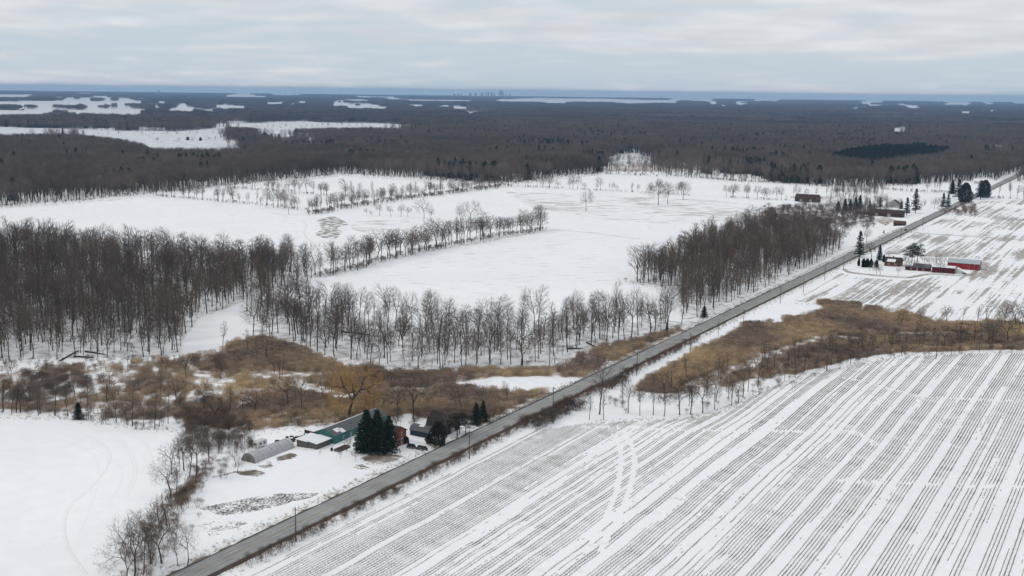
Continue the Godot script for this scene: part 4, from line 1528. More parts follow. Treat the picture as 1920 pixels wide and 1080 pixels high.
func build_roadside() -> void:
	rng.seed = 606
	var wood := noisy(0.13, 0.105, 0.085, 0.4, 1.5, 0.95, Vector3(1, 0.1, 1))
	var steel := mat(0.5, 0.51, 0.52, 0.6)
	var grey := noisy(0.3, 0.29, 0.27, 0.4, 0.5)
	# utility poles
	var turn := -atan2(road_u.y, road_u.x)
	var proto: Node3D = null
	var spots := [[555, 1017, "beside the brushy verge by the long curve of stubble"], [880, 861, "opposite the farmhouse driveway"], [1037, 772, "rising from the dark thicket before the bridge"], [1194, 701, "beside the bridge guardrail"], [1294, 658, "past the end of the bridge guardrail"], [1394, 612, "between the road and the tall reeds"], [1463, 570, "by the snowy field corner before the reeds"], [1506, 551, "at the bend of the ploughed rows"], [1546, 526, "halfway along the snow between road and farm"], [1581, 507, "by the driveway of the red barn farm"], [1689, 448, "beside the dark parked vehicle on the road"], [1730, 426, "near the brown shed across the road"]]
	for i in spots.size():
		var p := gp(spots[i][0], spots[i][1])
		var lab: String = "weathered wooden utility pole " + spots[i][2]
		if proto == null:
			proto = thing("utility_pole", lab, "utility pole", p, turn, "utility poles along the road")
			var b := MB.new()
			b.tube(Vector3(0, -0.5, 0), Vector3(0, 9.6, 0), 0.17, 0.11, 8, true)
			put("shaft", b.mesh(wood), proto)
			b = MB.new()
			b.box(Vector3(0, 8.9, 0.14), Vector3(0.1, 0.12, 2.2))
			put("crossarm", b.mesh(wood), proto)
			for z in [-0.9, 0.35, 1.1]:
				b = MB.new()
				b.tube(Vector3(0, 8.96, z), Vector3(0, 9.16, z), 0.05, 0.035, 6, true)
				put("insulator", b.mesh(mat(0.45, 0.47, 0.48, 0.3)), proto)
			b = MB.new()
			b.tube(Vector3(0.06, 8.3, 0.0), Vector3(0.06, 8.85, 0.85), 0.02, 0.02, 4)
			put("brace", b.mesh(steel), proto)
		else:
			var c := proto.duplicate()
			c.name = numbered("utility_pole")
			add_child(c)
			c.position = p
			c.set_meta("label", lab)
	# guardrails
	for g in [[[932, 797], [1252, 654], -4.45, "steel guardrail on the marsh side of the road across the bridge"], [[1000, 804], [1296, 650], 4.55, "steel guardrail on the stubble side of the road across the bridge"]]:
		var qa := g2(g[0][0], g[0][1])
		var qb := g2(g[1][0], g[1][1])
		var s0 := road_st(qa.x, qa.y).x
		var s1 := road_st(qb.x, qb.y).x
		var t: float = g[2]
		var base := road_pt(s0, t)
		var o := thing("guardrail", g[3], "guardrail", Vector3(base.x, 0.2, base.y), turn)
		var b := MB.new()
		var side := signf(t)
		for k in 3:
			var y0 := 0.42 + 0.1 * k
			b.quad(Vector3(0, y0, -0.06 * side * (k % 2)), Vector3(s1 - s0, y0, -0.06 * side * (k % 2)), Vector3(s1 - s0, y0 + 0.1, -0.06 * side * ((k + 1) % 2)), Vector3(0, y0 + 0.1, -0.06 * side * ((k + 1) % 2)))
			b.quad(Vector3(0, y0, -0.06 * side * (k % 2) + 0.012), Vector3(s1 - s0, y0, -0.06 * side * (k % 2) + 0.012), Vector3(s1 - s0, y0 + 0.1, -0.06 * side * ((k + 1) % 2) + 0.012), Vector3(0, y0 + 0.1, -0.06 * side * ((k + 1) % 2) + 0.012))
		put("rail", b.mesh(steel), o)
		b = MB.new()
		b.box(Vector3(0, 0.3, 0), Vector3(0.22, 1.05, 0.24))
		var pm := b.mesh(mat(0.05, 0.042, 0.036))
		var s := 0.0
		while s < s1 - s0:
			var m := put("post", pm, o)
			m.position = Vector3(s, 0, 0.13 * side)
			s += 2.4
	# bridge
	var bx := road_xf(s_bridge, 0, 0)
	var br := thing("road_bridge", "short concrete bridge carrying the road over the frozen creek", "bridge", bx.origin, turn)
	var b2 := MB.new()
	b2.box(Vector3(0, -0.06, 0.05), Vector3(24, 0.85, 10.2))
	put("deck", b2.mesh(grey), br)
	for sx in [-11.3, 11.3]:
		b2 = MB.new()
		b2.box(Vector3(sx, -1.9, 0.05), Vector3(1.0, 2.8, 9.9))
		put("abutment", b2.mesh(grey), br)
	for sz in [-5.02, 5.12]:
		b2 = MB.new()
		b2.box(Vector3(0, 0.42, sz), Vector3(24.2, 0.14, 0.3))
		put("kerb", b2.mesh(grey), br)
	# frozen pond and creek
	var ice := MB.new()
	var pp := gpoly(POND)
	var tris := Geometry2D.triangulate_polygon(pp)
	for i in range(0, tris.size(), 3):
		var q := []
		for k in 3:
			q.append(Vector3(pp[tris[i + k]].x, -2.1, pp[tris[i + k]].y))
		ice.tri(q[0], q[1], q[2])
	var io := put("frozen_pond", ice.mesh(noisy(0.8, 0.81, 0.83, 0.08, 0.05)), self)
	tag(io, "flat snow covered ice of the creek pool beside the bridge", "", "", "structure")
	# mailbox, sign and marker posts
	for m in [[797, 853, "white mailbox on a post beside the farmhouse driveway", Color(0.5, 0.5, 0.5)], [750, 853, "dark mailbox on a post before the clipped spruces", Color(0.06, 0.06, 0.06)]]:
		var o := thing("mailbox", m[2], "mailbox", gp(m[0], m[1]), turn)
		var b := MB.new()
		b.box(Vector3(0, 0.5, 0), Vector3(0.1, 1.2, 0.1))
		put("post", b.mesh(wood), o)
		b = MB.new()
		b.box(Vector3(0, 1.2, 0), Vector3(0.26, 0.2, 0.55))
		b.tube(Vector3(0, 1.3, -0.275), Vector3(0, 1.3, 0.275), 0.13, 0.13, 10, true)
		put("box", b.mesh(mat(m[3].r, m[3].g, m[3].b, 0.5)), o)
	# cars
	car(1653, 450.5, true, -1.8, Color(0.75, 0.75, 0.74), "silver white minivan driving towards the bridge")
	car(1704, 433.5, false, 1.9, Color(0.04, 0.03, 0.03), "dark hatchback driving away past the ploughed rows")

func car(px: float, py: float, towards: bool, lane: float, col: Color, label: String) -> void:
	var q := g2(px, py)
	var st := road_st(q.x, q.y)
	var p := road_pt(st.x, lane)
	var o := thing("car", label, "car", Vector3(p.x, 0.405, p.y), -atan2(road_u.y, road_u.x) + (PI if towards else 0.0))
	# profile along x (front = +x), swept across z with tumblehome
	var lower := [[-2.3, 0.35], [-2.32, 0.8], [-2.2, 1.0], [-1.0, 1.02], [1.0, 1.0], [1.9, 0.88], [2.28, 0.72], [2.32, 0.35]]
	var cabin := [[-2.15, 1.0], [-1.85, 1.5], [-1.2, 1.66], [0.2, 1.66], [0.55, 1.55], [1.25, 1.0]]
	var paint := mat(col.r, col.g, col.b, 0.3, {"clearcoat_enabled": true, "metallic": 0.2})
	var glass := mat(0.03, 0.035, 0.04, 0.1)
	var b := MB.new()
	shell(b, lower, 0.9, 0.9)
	var body := put("body", b.mesh(paint), o)
	b = MB.new()
	shell(b, cabin, 0.86, 0.68)
	put("cabin", b.mesh(glass), o)
	b = MB.new()
	b.box(Vector3(-0.5, 1.675, 0), Vector3(1.9, 0.04, 1.3))
	put("roof", b.mesh(paint), o)
	for x in [-1.4, 1.45]:
		for z in [-0.82, 0.82]:
			b = MB.new()
			b.tube(Vector3(x, 0.33, z - 0.11), Vector3(x, 0.33, z + 0.11), 0.33, 0.33, 14, true)
			var w := put("wheel", b.mesh(mat(0.02, 0.02, 0.02)), o)
			b = MB.new()
			b.tube(Vector3(x, 0.33, z - 0.12), Vector3(x, 0.33, z + 0.12), 0.19, 0.19, 10, true)
			put("rim", b.mesh(mat(0.4, 0.4, 0.4, 0.4)), w)
	for z in [-0.65, 0.65]:
		b = MB.new()
		b.box(Vector3(2.26, 0.74, z), Vector3(0.14, 0.14, 0.36))
		put("headlight", b.mesh(mat(0.7, 0.7, 0.68, 0.15)), o)
		b = MB.new()
		b.box(Vector3(-2.28, 0.86, z), Vector3(0.1, 0.2, 0.3))
		put("tail_light", b.mesh(mat(0.3, 0.02, 0.02, 0.3)), o)

func shell(b: MB, prof: Array, w0: float, w1: float) -> void:
	var y0 := 1e9
	var y1 := -1e9
	for q in prof:
		y0 = minf(y0, q[1])
		y1 = maxf(y1, q[1])
	var n := prof.size()
	var l := []
	var r := []
	for q in prof:
		var w := lerpf(w0, w1, (q[1] - y0) / (y1 - y0)) * (0.93 if absf(q[0]) > 2.0 else 1.0)
		l.append(Vector3(q[0], q[1], -w))
		r.append(Vector3(q[0], q[1], w))
	for i in n - 1:
		b.quad(l[i], l[i + 1], r[i + 1], r[i])
	b.quad(l[n - 1], l[0], r[0], r[n - 1])
	for i in range(1, n - 1):
		b.tri(l[0], l[i], l[i + 1])
		b.tri(r[0], r[i + 1], r[i])


func build_tufts() -> void:
	rng.seed = 515
	var vm := vmat()
	var b := MB.new()
	for i in 16:
		var a := rng.randf() * TAU
		var p := Vector3(cos(a), 0, sin(a)) * rng.randf() * 0.25 + Vector3(0, -0.05, 0)
		b.col = Color(0.36, 0.28, 0.17) * rng.randf_range(0.5, 1.2)
		b.tube(p, p + Vector3(rng.randfn(0, 0.14), rng.randf_range(0.2, 0.55), rng.randfn(0, 0.14)), 0.014, 0.0, 3)
	var xf := []
	var col := []
	var spots := PackedVector2Array()
	for k in 5200:
		var side := -1.0 if rng.randf() < 0.45 else 1.0
		spots.append(road_pt(rng.randf_range(-10, 900), side * (5.4 + absf(rng.randfn(0, 2.2)))))
	for l in [[[-120, 774], [140, 780], [250, 802], [330, 806], [400, 862], [335, 935], [290, 1010], [255, 1090]], [[1120, 790], [1330, 770], [1412, 733], [1500, 696], [1700, 665], [2000, 655]], [[1490, 570], [1600, 570], [1700, 584], [1760, 600], [2000, 596]], [[610, 518], [760, 480], [1025, 431]], [[1180, 530], [1268, 546]], [[0, 392], [290, 368], [640, 330], [933, 348], [1123, 328]], [[440, 810], [560, 800], [700, 795]]]:
		var g := gpoly(l)
		for i in g.size() - 1:
			for k in int(g[i].distance_to(g[i + 1]) * 2.2):
				spots.append(g[i].lerp(g[i + 1], rng.randf()) + Vector2(rng.randfn(0, 2.0), rng.randfn(0, 2.0)))
	for q in spots:
		if not clear_of_road(q, 5.3):
			continue
		var s := rng.randf_range(0.6, 1.7)
		xf.append(Transform3D(Basis(Vector3.UP, rng.randf() * TAU).scaled(Vector3(s, s, s)), Vector3(q.x, hgt(q.x, q.y), q.y)))
		var c := rng.randf_range(0.6, 1.2)
		col.append(Color(c, c, c))
	var holder := stuff("dry_grass", "dry tan grass poking through the snow along verges and field edges", "grass")
	multi("grass", b.mesh(vm), xf, col, holder)

# ---------------------------------------------------------------- buildings
# A building in the farms' own grid: local x runs along the road, local z across it (towards the stubble side).
func building(called: String, label: String, px: Array, x0: float, x1: float, z0: float, z1: float, eave: float, ridge: float, along_x: bool, wall: Material, roof: Material, opts := {}) -> Node3D:
	var p := gp(px[0], px[1])
	var o := thing(called, label, opts.get("category", "building"), p, -atan2(road_u.y, road_u.x), opts.get("group", ""))
	var b := MB.new()
	var y0 := -0.6
	var c := [Vector2(x0, z0), Vector2(x1, z0), Vector2(x1, z1), Vector2(x0, z1)]
	for i in 4:
		var a: Vector2 = c[i]
		var d: Vector2 = c[(i + 1) % 4]
		b.quad(Vector3(a.x, y0, a.y), Vector3(d.x, y0, d.y), Vector3(d.x, eave, d.y), Vector3(a.x, eave, a.y))
		if (i % 2 == 1) == along_x:
			var m := (a + d) * 0.5
			b.tri(Vector3(a.x, eave, a.y), Vector3(d.x, eave, d.y), Vector3(m.x, ridge - 0.05, m.y))
	put("wall", b.mesh(wall), o)
	# roof: two slabs with thickness, or a gambrel of four
	var over: float = opts.get("over", 0.35)
	var lo := x0 if along_x else z0
	var hi := x1 if along_x else z1
	var s0 := z0 if along_x else x0
	var s1 := z1 if along_x else x1
	var mid := (s0 + s1) * 0.5
	var slope := (ridge - eave) / (mid - s0)
	var prof := [Vector2(s0 - over, eave - over * slope), Vector2(mid, ridge), Vector2(s1 + over, eave - over * slope)]
	if opts.get("gambrel", false):
		var q := (mid - s0) * 0.35
		prof = [Vector2(s0 - over, eave - over * 0.6), Vector2(s0 + q, lerpf(eave, ridge, 0.68)), Vector2(mid, ridge), Vector2(s1 - q, lerpf(eave, ridge, 0.68)), Vector2(s1 + over, eave - over * 0.6)]
	b = MB.new()
	var snow := MB.new()
	for i in prof.size() - 1:
		var e: Vector2 = prof[i]
		var f: Vector2 = prof[i + 1]
		roof_slab(b, e, f, lo - over, hi + over, along_x, 0.02, 0.18)
		if opts.has("snow"):
			for w in opts.snow:
				if int(w[0]) == i:
					roof_slab(snow, e.lerp(f, w[3]), e.lerp(f, w[4]), lerpf(lo, hi, w[1]), lerpf(lo, hi, w[2]), along_x, 0.19, 0.09)
	var ro := put("roof", b.mesh(roof), o)
	if not snow.v.is_empty():
		put("snow", snow.mesh(M.snow), ro)
	if opts.has("chimney"):
		b = MB.new()
		var ch: Array = opts.chimney
		b.box(Vector3(ch[0], ridge + 0.2, ch[1]), Vector3(0.7, 1.6, 0.7))
		put("chimney", b.mesh(M.brick), ro)
	# openings: [face, along, height, width, tall, is_door]; faces: 0 = -x end, 1 = +z side, 2 = -z side
	for w in opts.get("openings", []):
		var f: int = w[0]
		var at: Vector3
		var sz: Vector3
		if f == 0:
			at = Vector3(x0 - 0.03, w[2], w[1])
			sz = Vector3(0.1, w[4], w[3])
		else:
			at = Vector3(w[1], w[2], z1 + 0.03 if f == 1 else z0 - 0.03)
			sz = Vector3(w[3], w[4], 0.1)
		b = MB.new()
		b.box(at, sz)
		var out := Vector3(-0.06, 0, 0) if f == 0 else Vector3(0, 0, 0.06 if f == 1 else -0.06)
		if w[5]:
			var dr := put("door", b.mesh(w[6] if w.size() > 6 else M.door), o)
			b = MB.new()
			b.box(at + out + Vector3(0, -0.1, 0) + (Vector3(0, 0, w[3] * 0.35) if f == 0 else Vector3(w[3] * 0.35, 0, 0)), Vector3(0.08, 0.08, 0.08))
			put("handle", b.mesh(M.steel), dr)
		else:
			var fr := put("window", b.mesh(M.trim), o)
			b = MB.new()
			b.box(at + out * 0.4, sz * 0.8 + (Vector3(0.06, 0, 0) if f == 0 else Vector3(0, 0, 0.06)))
			put("pane", b.mesh(M.pane), fr)
	return o

func roof_slab(b: MB, e: Vector2, f: Vector2, lo: float, hi: float, along_x: bool, lift: float, thick: float) -> void:
	var n := Vector2(-(f.y - e.y), f.x - e.x).normalized()
	var q := []
	for k in [lift, lift + thick]:
		for p in [[lo, e], [hi, e], [hi, f], [lo, f]]:
			var v: Vector2 = p[1] + n * k
			q.append(Vector3(p[0], v.y, v.x) if along_x else Vector3(v.x, v.y, p[0]))
	for s in [[0, 1, 2, 3], [4, 7, 6, 5], [0, 4, 5, 1], [1, 5, 6, 2], [2, 6, 7, 3], [3, 7, 4, 0]]:
		b.quad(q[s[0]], q[s[1]], q[s[2]], q[s[3]])

func shed(label: String, px: Array, L: float, W: float, h0: float, h1: float, wall: Material, top: Material) -> void:
	# mono-pitch shed, L along the road from the corner, W away from the road
	var o := thing("shed", label, "shed", gp(px[0], px[1]), -atan2(road_u.y, road_u.x))
	var b := MB.new()
	var q := [Vector3(0, -0.4, 0), Vector3(L, -0.4, 0), Vector3(L, -0.4, -W), Vector3(0, -0.4, -W), Vector3(0, h0, 0), Vector3(L, h0, 0), Vector3(L, h1, -W), Vector3(0, h1, -W)]
	for s in [[0, 4, 5, 1], [1, 5, 6, 2], [2, 6, 7, 3], [3, 7, 4, 0]]:
		b.quad(q[s[0]], q[s[1]], q[s[2]], q[s[3]])
	put("wall", b.mesh(wall), o)
	b = MB.new()
	var v := 0.4
	var k := (h1 - h0) / W
	var r := [Vector3(-v, h0 - v * k, v), Vector3(L + v, h0 - v * k, v), Vector3(L + v, h1 + v * k, -W - v), Vector3(-v, h1 + v * k, -W - v)]
	for i in 4:
		r.append(r[i] + Vector3(0, 0.16, 0))
	for s in [[0, 3, 2, 1], [4, 5, 6, 7], [0, 1, 5, 4], [1, 2, 6, 5], [2, 3, 7, 6], [3, 0, 4, 7]]:
		b.quad(r[s[0]] + Vector3(0, 0.03, 0), r[s[1]] + Vector3(0, 0.03, 0), r[s[2]] + Vector3(0, 0.03, 0), r[s[3]] + Vector3(0, 0.03, 0))
	put("roof", b.mesh(top), o)
	b = MB.new()
	b.box(Vector3(0, h0 * 0.45, 0.03), Vector3(0.12, h0 * 1.0, 0.05))
	var bm := b.mesh(M.grey_wood)
	for i in 6:
		put("batten", bm, o).position.x = 0.6 + i * (L - 1.2) / 5.0

func build_farms() -> void:
	rng.seed = 707
	M.snow = noisy(0.8, 0.81, 0.83, 0.1, 0.3)
	M.brick = noisy(0.28, 0.095, 0.07, 0.4, 1.2)
	M.trim = mat(0.65, 0.65, 0.63, 0.6)
	M.pane = mat(0.03, 0.035, 0.045, 0.08, {"metallic_specular": 0.6})
	M.door = mat(0.3, 0.29, 0.27, 0.7)
	M.steel = mat(0.3, 0.3, 0.3, 0.4, {"metallic": 0.8})
	M.teal = noisy(0.055, 0.2, 0.185, 0.25, 0.8, 0.7, Vector3(3, 0.3, 3))
	M.grey_roof = noisy(0.16, 0.17, 0.18, 0.35, 0.5)
	M.dark_roof = noisy(0.045, 0.04, 0.04, 0.4, 0.4)
	M.brown_roof = noisy(0.085, 0.055, 0.045, 0.4, 0.4)
	M.grey_wood = noisy(0.2, 0.185, 0.17, 0.5, 0.9, 0.95, Vector3(2, 0.3, 2))
	M.brown_wood = noisy(0.1, 0.06, 0.045, 0.45, 0.8, 0.95, Vector3(2, 0.3, 2))
	M.red = noisy(0.34, 0.028, 0.03, 0.3, 0.8, 0.8, Vector3(2, 0.3, 2))
	M.dark_red = noisy(0.13, 0.022, 0.024, 0.35, 0.8, 0.85, Vector3(2, 0.3, 2))
	M.metal_roof = noisy(0.42, 0.47, 0.5, 0.15, 0.3, 0.5)
	M.white = noisy(0.62, 0.62, 0.6, 0.15, 0.5, 0.8)
	M.slate = noisy(0.035, 0.045, 0.07, 0.3, 0.6)
	M.green_roof = noisy(0.03, 0.045, 0.04, 0.4, 0.5)
	# --- the farm by the greenhouse
	building("barn", "long teal barn with a grey shingled roof behind the white roofed sheds", [628, 831], 0, 30, -8.4, 0, 2.9, 4.7, true, M.teal, M.grey_roof, {"category": "barn", "snow": [[1, 0.07, 0.16, 0.35, 0.75], [1, 0.13, 0.2, 0.5, 0.95], [0, 0.0, 1.0, 0.0, 1.0]], "openings": [[1, 5.0, 1.2, 1.2, 1.0, false], [1, 9.0, 1.0, 1.0, 2.1, true], [0, -4.2, 1.1, 2.6, 2.3, true, M.teal]]})
	building("workshop", "small teal workshop wing half hidden by the dark spruces", [668, 815], 0, 6, -5, 0, 2.6, 3.8, true, M.teal, M.grey_roof, {"category": "building", "openings": [[1, 3.0, 1.2, 1.0, 0.9, false]]})
	building("farmhouse", "red brick farmhouse gable with white framed windows beside the spruces", [739, 841], 0, 7.2, -10, 0, 4.7, 6.6, false, M.brick, M.brown_roof, {"category": "house", "snow": [[1, 0.2, 1.0, 0.0, 0.8]], "chimney": [3.6, -6.0], "openings": [[1, 4.6, 1.6, 1.1, 1.8, false], [1, 4.6, 4.0, 0.8, 1.3, false], [1, 1.6, 1.6, 1.1, 1.8, false], [0, -3, 1.6, 1.1, 1.5, false], [0, -7, 1.6, 1.1, 1.5, false]]})
	building("garden_shed", "dark blue grey shed with a gambrel roof behind the clipped hedge", [769, 815], 0, 4.4, 0, 7.6, 1.9, 3.5, false, M.slate, M.grey_roof, {"category": "shed", "gambrel": true, "over": 0.2, "snow": [[1, 0.4, 0.65, 0.2, 0.9]], "openings": [[1, 2.2, 0.9, 1.6, 1.7, true]]})
	building("barn", "old black barn with a tall rounded roof beside the grey shed", [799, 811], 0, 9, 0, 8.2, 1.8, 6.6, false, M.brown_wood, M.dark_roof, {"category": "barn", "gambrel": true, "snow": [[3, 0.0, 1.0, 0.0, 1.0], [2, 0.0, 0.5, 0.4, 1.0]], "openings": [[1, 4.5, 1.2, 2.4, 2.4, true], [0, 4, 1.0, 1.0, 0.9, false]]})
	shed("weathered grey shed with a tilted snow covered roof nearest the greenhouse path", [594, 842], 7.2, 4.2, 2.0, 2.5, M.grey_wood, M.snow)
	shed("weathered grey shed with a snowy roof between its twin and the junk", [576, 839], 7.6, 4.4, 2.2, 2.4, M.grey_wood, M.snow)
	shed("low dark lean to against the end of the teal barn", [588, 817], 4.0, 4.0, 1.8, 2.1, M.brown_wood, M.snow)
	# greenhouse
	var gh := thing("greenhouse", "long hoop greenhouse of cloudy grey plastic on the snow", "greenhouse", gp(479, 867), -atan2(road_u.y, road_u.x))
	var skin := noisy(0.6, 0.6, 0.62, 0.3, 0.12, 0.45, Vector3(0.6, 2, 2), 8)
	skin.backlight_enabled = true
	skin.backlight = Color(0.3, 0.3, 0.3)
	var b := MB.new()
	var L := 19.5
	for i in 26:
		for k in 14:
			var a := PI * k / 14.0
			var c := PI * (k + 1) / 14.0
			var xa := L * i / 26.0
			var xb := L * (i + 1) / 26.0
			var ra := 2.95 + 0.03 * sin(i * 2.1)
			b.quad(Vector3(xa, sin(a) * ra, -3 + cos(a) * ra), Vector3(xb, sin(a) * ra, -3 + cos(a) * ra), Vector3(xb, sin(c) * ra, -3 + cos(c) * ra), Vector3(xa, sin(c) * ra, -3 + cos(c) * ra))
	put("cover", b.mesh(skin), gh)
	for e in [0.0, L]:
		b = MB.new()
		for k in 14:
			var a := PI * k / 14.0
			var c := PI * (k + 1) / 14.0
			b.tri(Vector3(e, 0, -3), Vector3(e, sin(a) * 2.9, -3 + cos(a) * 2.9), Vector3(e, sin(c) * 2.9, -3 + cos(c) * 2.9))
		put("end_wall", b.mesh(noisy(0.3, 0.27, 0.25, 0.45, 0.5)), gh)
	b = MB.new()
	b.box(Vector3(-0.05, 0.95, -3), Vector3(0.08, 1.9, 1.1))
	put("door", b.mesh(M.grey_wood), gh)
	for i in 14:
		b = MB.new()
		for k in 14:
			var a := PI * k / 14.0
			var c := PI * (k + 1) / 14.0
			b.tube(Vector3(i * 1.5, sin(a) * 3.0, -3 + cos(a) * 3.0), Vector3(i * 1.5, sin(c) * 3.0, -3 + cos(c) * 3.0), 0.035, 0.035, 4)
		put("hoop", b.mesh(M.steel), gh)
	# camper trailer
	var cv := thing("camper_trailer", "small white camper trailer parked behind the greenhouse", "camper", gp(484, 840), -atan2(road_u.y, road_u.x))
	b = MB.new()
	shell_box(b, [[0.0, 0.55], [-0.15, 1.3], [0.1, 2.3], [0.6, 2.5], [4.2, 2.5], [4.5, 2.2], [4.55, 0.55]], -2.2, 0.0)
	put("body", b.mesh(M.white), cv)
	for w in [[-0.14, 1.55, -1.1, 0.1, 0.6, 1.3], [1.2, 1.6, 0.02, 0.9, 0.55, 0.08], [3.1, 1.6, 0.02, 0.9, 0.55, 0.08]]:
		b = MB.new()
		b.box(Vector3(w[0], w[1], w[2]), Vector3(w[3], w[4], w[5]))
		put("window", b.mesh(M.pane), cv)
	b = MB.new()
	b.box(Vector3(2.2, 1.3, 0.03), Vector3(0.65, 1.5, 0.06))
	put("door", b.mesh(M.trim), cv)
	for z in [-1.95, -0.25]:
		b = MB.new()
		b.tube(Vector3(2.5, 0.33, z - 0.12), Vector3(2.5, 0.33, z + 0.12), 0.33, 0.33, 12, true)
		put("wheel", b.mesh(M.dark_roof), cv)
	# junk between the sheds and the reeds
	for j in [[477, 832, "tan box truck body with a torn roof behind the camper", 3.2, 2.4, Color(0.25, 0.22, 0.17)], [527, 829, "pile of dark scrap boards under snow beyond the greenhouse", 4.0, 1.2, Color(0.06, 0.05, 0.045)], [545, 825, "rusty farm implement heap with snow on top near the sheds", 3.4, 1.5, Color(0.09, 0.055, 0.04)], [560, 821, "stack of grey pallets and barrels behind the sheds", 3.0, 1.6, Color(0.13, 0.12, 0.11)], [575, 817, "heap of black scrap beside the low lean to", 3.2, 1.3, Color(0.045, 0.045, 0.05)]]:
		var o := thing("scrap_pile", j[2], "scrap pile", gp(j[0], j[1]), rng.randf() * 3.0)
		var m := noisy(j[5].r, j[5].g, j[5].b, 0.4, 1.0)
		for k in 7:
			b = MB.new()
			var s := Vector3(rng.randf_range(0.5, 1.6), rng.randf_range(0.3, j[4] * 0.8), rng.randf_range(0.4, 1.1))
			b.box(Vector3(0, s.y * 0.45, 0), s, Basis(Vector3(rng.randfn(0, 1), rng.randfn(0, 1), rng.randfn(0, 1)).normalized(), 0.25))
			var pc := put("piece", b.mesh(m), o)
			pc.position = Vector3(rng.randf_range(-0.5, 0.5) * j[3], rng.randf_range(-0.1, j[4] * 0.4), rng.randf_range(-0.35, 0.35) * j[3])
			pc.rotation.y = rng.randf() * 3.0
		b = MB.new()
		b.blob(Vector3(0, j[4] * 0.75, 0), Vector3(j[3] * 0.3, 0.16, j[3] * 0.2), rng, 0.25)
		put("snow", b.mesh(M.snow), o)
	var bb := thing("burn_barrel", "rusty black burn barrel on the snow before the sheds", "barrel", gp(622, 843), 0)
	b = MB.new()
	b.tube(Vector3(0, -0.1, 0), Vector3(0, 0.95, 0), 0.42, 0.42, 14)
	put("drum", b.mesh(noisy(0.05, 0.035, 0.03, 0.5, 2.0)), bb)
	b = MB.new()
	b.tube(Vector3(0, 0.9, 0), Vector3(0, 0.98, 0), 0.46, 0.46, 14)
	put("rim", b.mesh(noisy(0.09, 0.05, 0.035, 0.5, 2.0)), bb)
	var gb := thing("garden_bed", "low timber edged garden bed beside the spruces", "garden bed", gp(636, 846), -atan2(road_u.y, road_u.x))
	for e in [[0, 0, 6.0, 0.15], [0, -2.2, 6.0, 0.15]]:
		b = MB.new()
		b.box(Vector3(3, 0.3, e[1]), Vector3(6, 0.9, 0.15))
		put("plank", b.mesh(M.grey_wood), gb)
	for e in [0.0, 6.0]:
		b = MB.new()
		b.box(Vector3(e, 0.3, -1.1), Vector3(0.15, 0.9, 2.05))
		put("plank", b.mesh(M.grey_wood), gb)
	b = MB.new()
	b.box(Vector3(3, 0.25, -1.1), Vector3(5.84, 0.7, 2.03))
	put("soil", b.mesh(M.brown_wood), gb)
	# --- the red barn farm across the road
	building("barn", "bright red barn with a pale blue metal roof and white trim", [1776, 502], 0, 9.5, 0, 21, 4.3, 6.6, false, M.red, M.metal_roof, {"category": "barn", "openings": [[0, 14.5, 2.0, 0.3, 4.2, false], [0, 18.0, 2.0, 0.3, 4.2, false], [0, 20.7, 2.0, 0.3, 4.2, false], [1, 4.7, 1.8, 3.2, 3.4, true]]})
	building("shed", "dark red machine shed under a snow covered low roof", [1747, 509], 0, 8, 0, 14.6, 4.0, 4.8, false, M.dark_red, M.snow, {"category": "shed", "openings": [[0, 3, 1.4, 2.4, 2.6, true, M.dark_red], [0, 9, 1.4, 2.4, 2.6, true, M.dark_red]]})
	building("shed", "low white shed between the dark red shed and the scrap metal", [1784, 511], 0, 5, 0, 6.5, 2.0, 3.6, true, M.white, M.snow, {"category": "shed", "openings": [[0, 2.0, 1.0, 1.2, 1.8, true]]})
	building("house", "low dark red farm building with a grey green roof behind bare trees", [1697, 504], 0, 8, 0, 16, 2.4, 4.4, false, M.dark_red, M.grey_roof, {"category": "building", "snow": [[0, 0.0, 0.3, 0.3, 1.0]], "openings": [[0, 4, 1.1, 1.2, 1.0, false], [0, 8, 1.0, 1.0, 2.0, true], [0, 12, 1.1, 1.2, 1.0, false]]})
	building("house", "brown brick house with a snow patched brown roof behind the cedars", [1658, 497], 0, 11, 0, 10.5, 3.0, 5.8, false, noisy(0.17, 0.075, 0.05, 0.35, 0.8), M.brown_roof, {"category": "house", "chimney": [5.5, 5.0], "snow": [[0, 0.15, 0.7, 0.05, 0.6]], "openings": [[0, 3, 1.5, 1.3, 1.1, false], [0, 7.5, 1.5, 1.3, 1.1, false], [1, 4, 1.5, 1.2, 1.1, false]]})
	for j in [[1800, 511, "tangled scrap metal beside the white shed"], [1806, 512, "grey farm machinery at the end of the yard"]]:
		var o := thing("scrap_pile", j[2], "scrap pile", gp(j[0], j[1]), 0.4)
		for k in 8:
			b = MB.new()
			b.box(Vector3.ZERO, Vector3(rng.randf_range(0.8, 2.4), rng.randf_range(0.2, 0.7), rng.randf_range(0.3, 0.9)), Basis(Vector3(rng.randfn(0, 1), rng.randfn(0, 1), 0.2).normalized(), rng.randf_range(0, 0.6)))
			var pc := put("piece", b.mesh(M.grey_roof if k % 2 else M.brown_wood), o)
			pc.position = Vector3(rng.randf_range(-1.8, 1.8), rng.randf_range(0.1, 0.9), rng.randf_range(-1.4, 1.4))
			pc.rotation.y = rng.randf() * 3.0
	# --- the farmstead farther along the road
	building("barn", "long brown barn standing among bare brush and spruces", [1628, 404], 0, 11, 0, 33, 3.4, 6.6, false, M.brown_wood, M.brown_roof, {"category": "barn", "openings": [[0, 8, 1.5, 3, 2.8, true], [0, 20, 1.5, 3, 2.8, true]]})
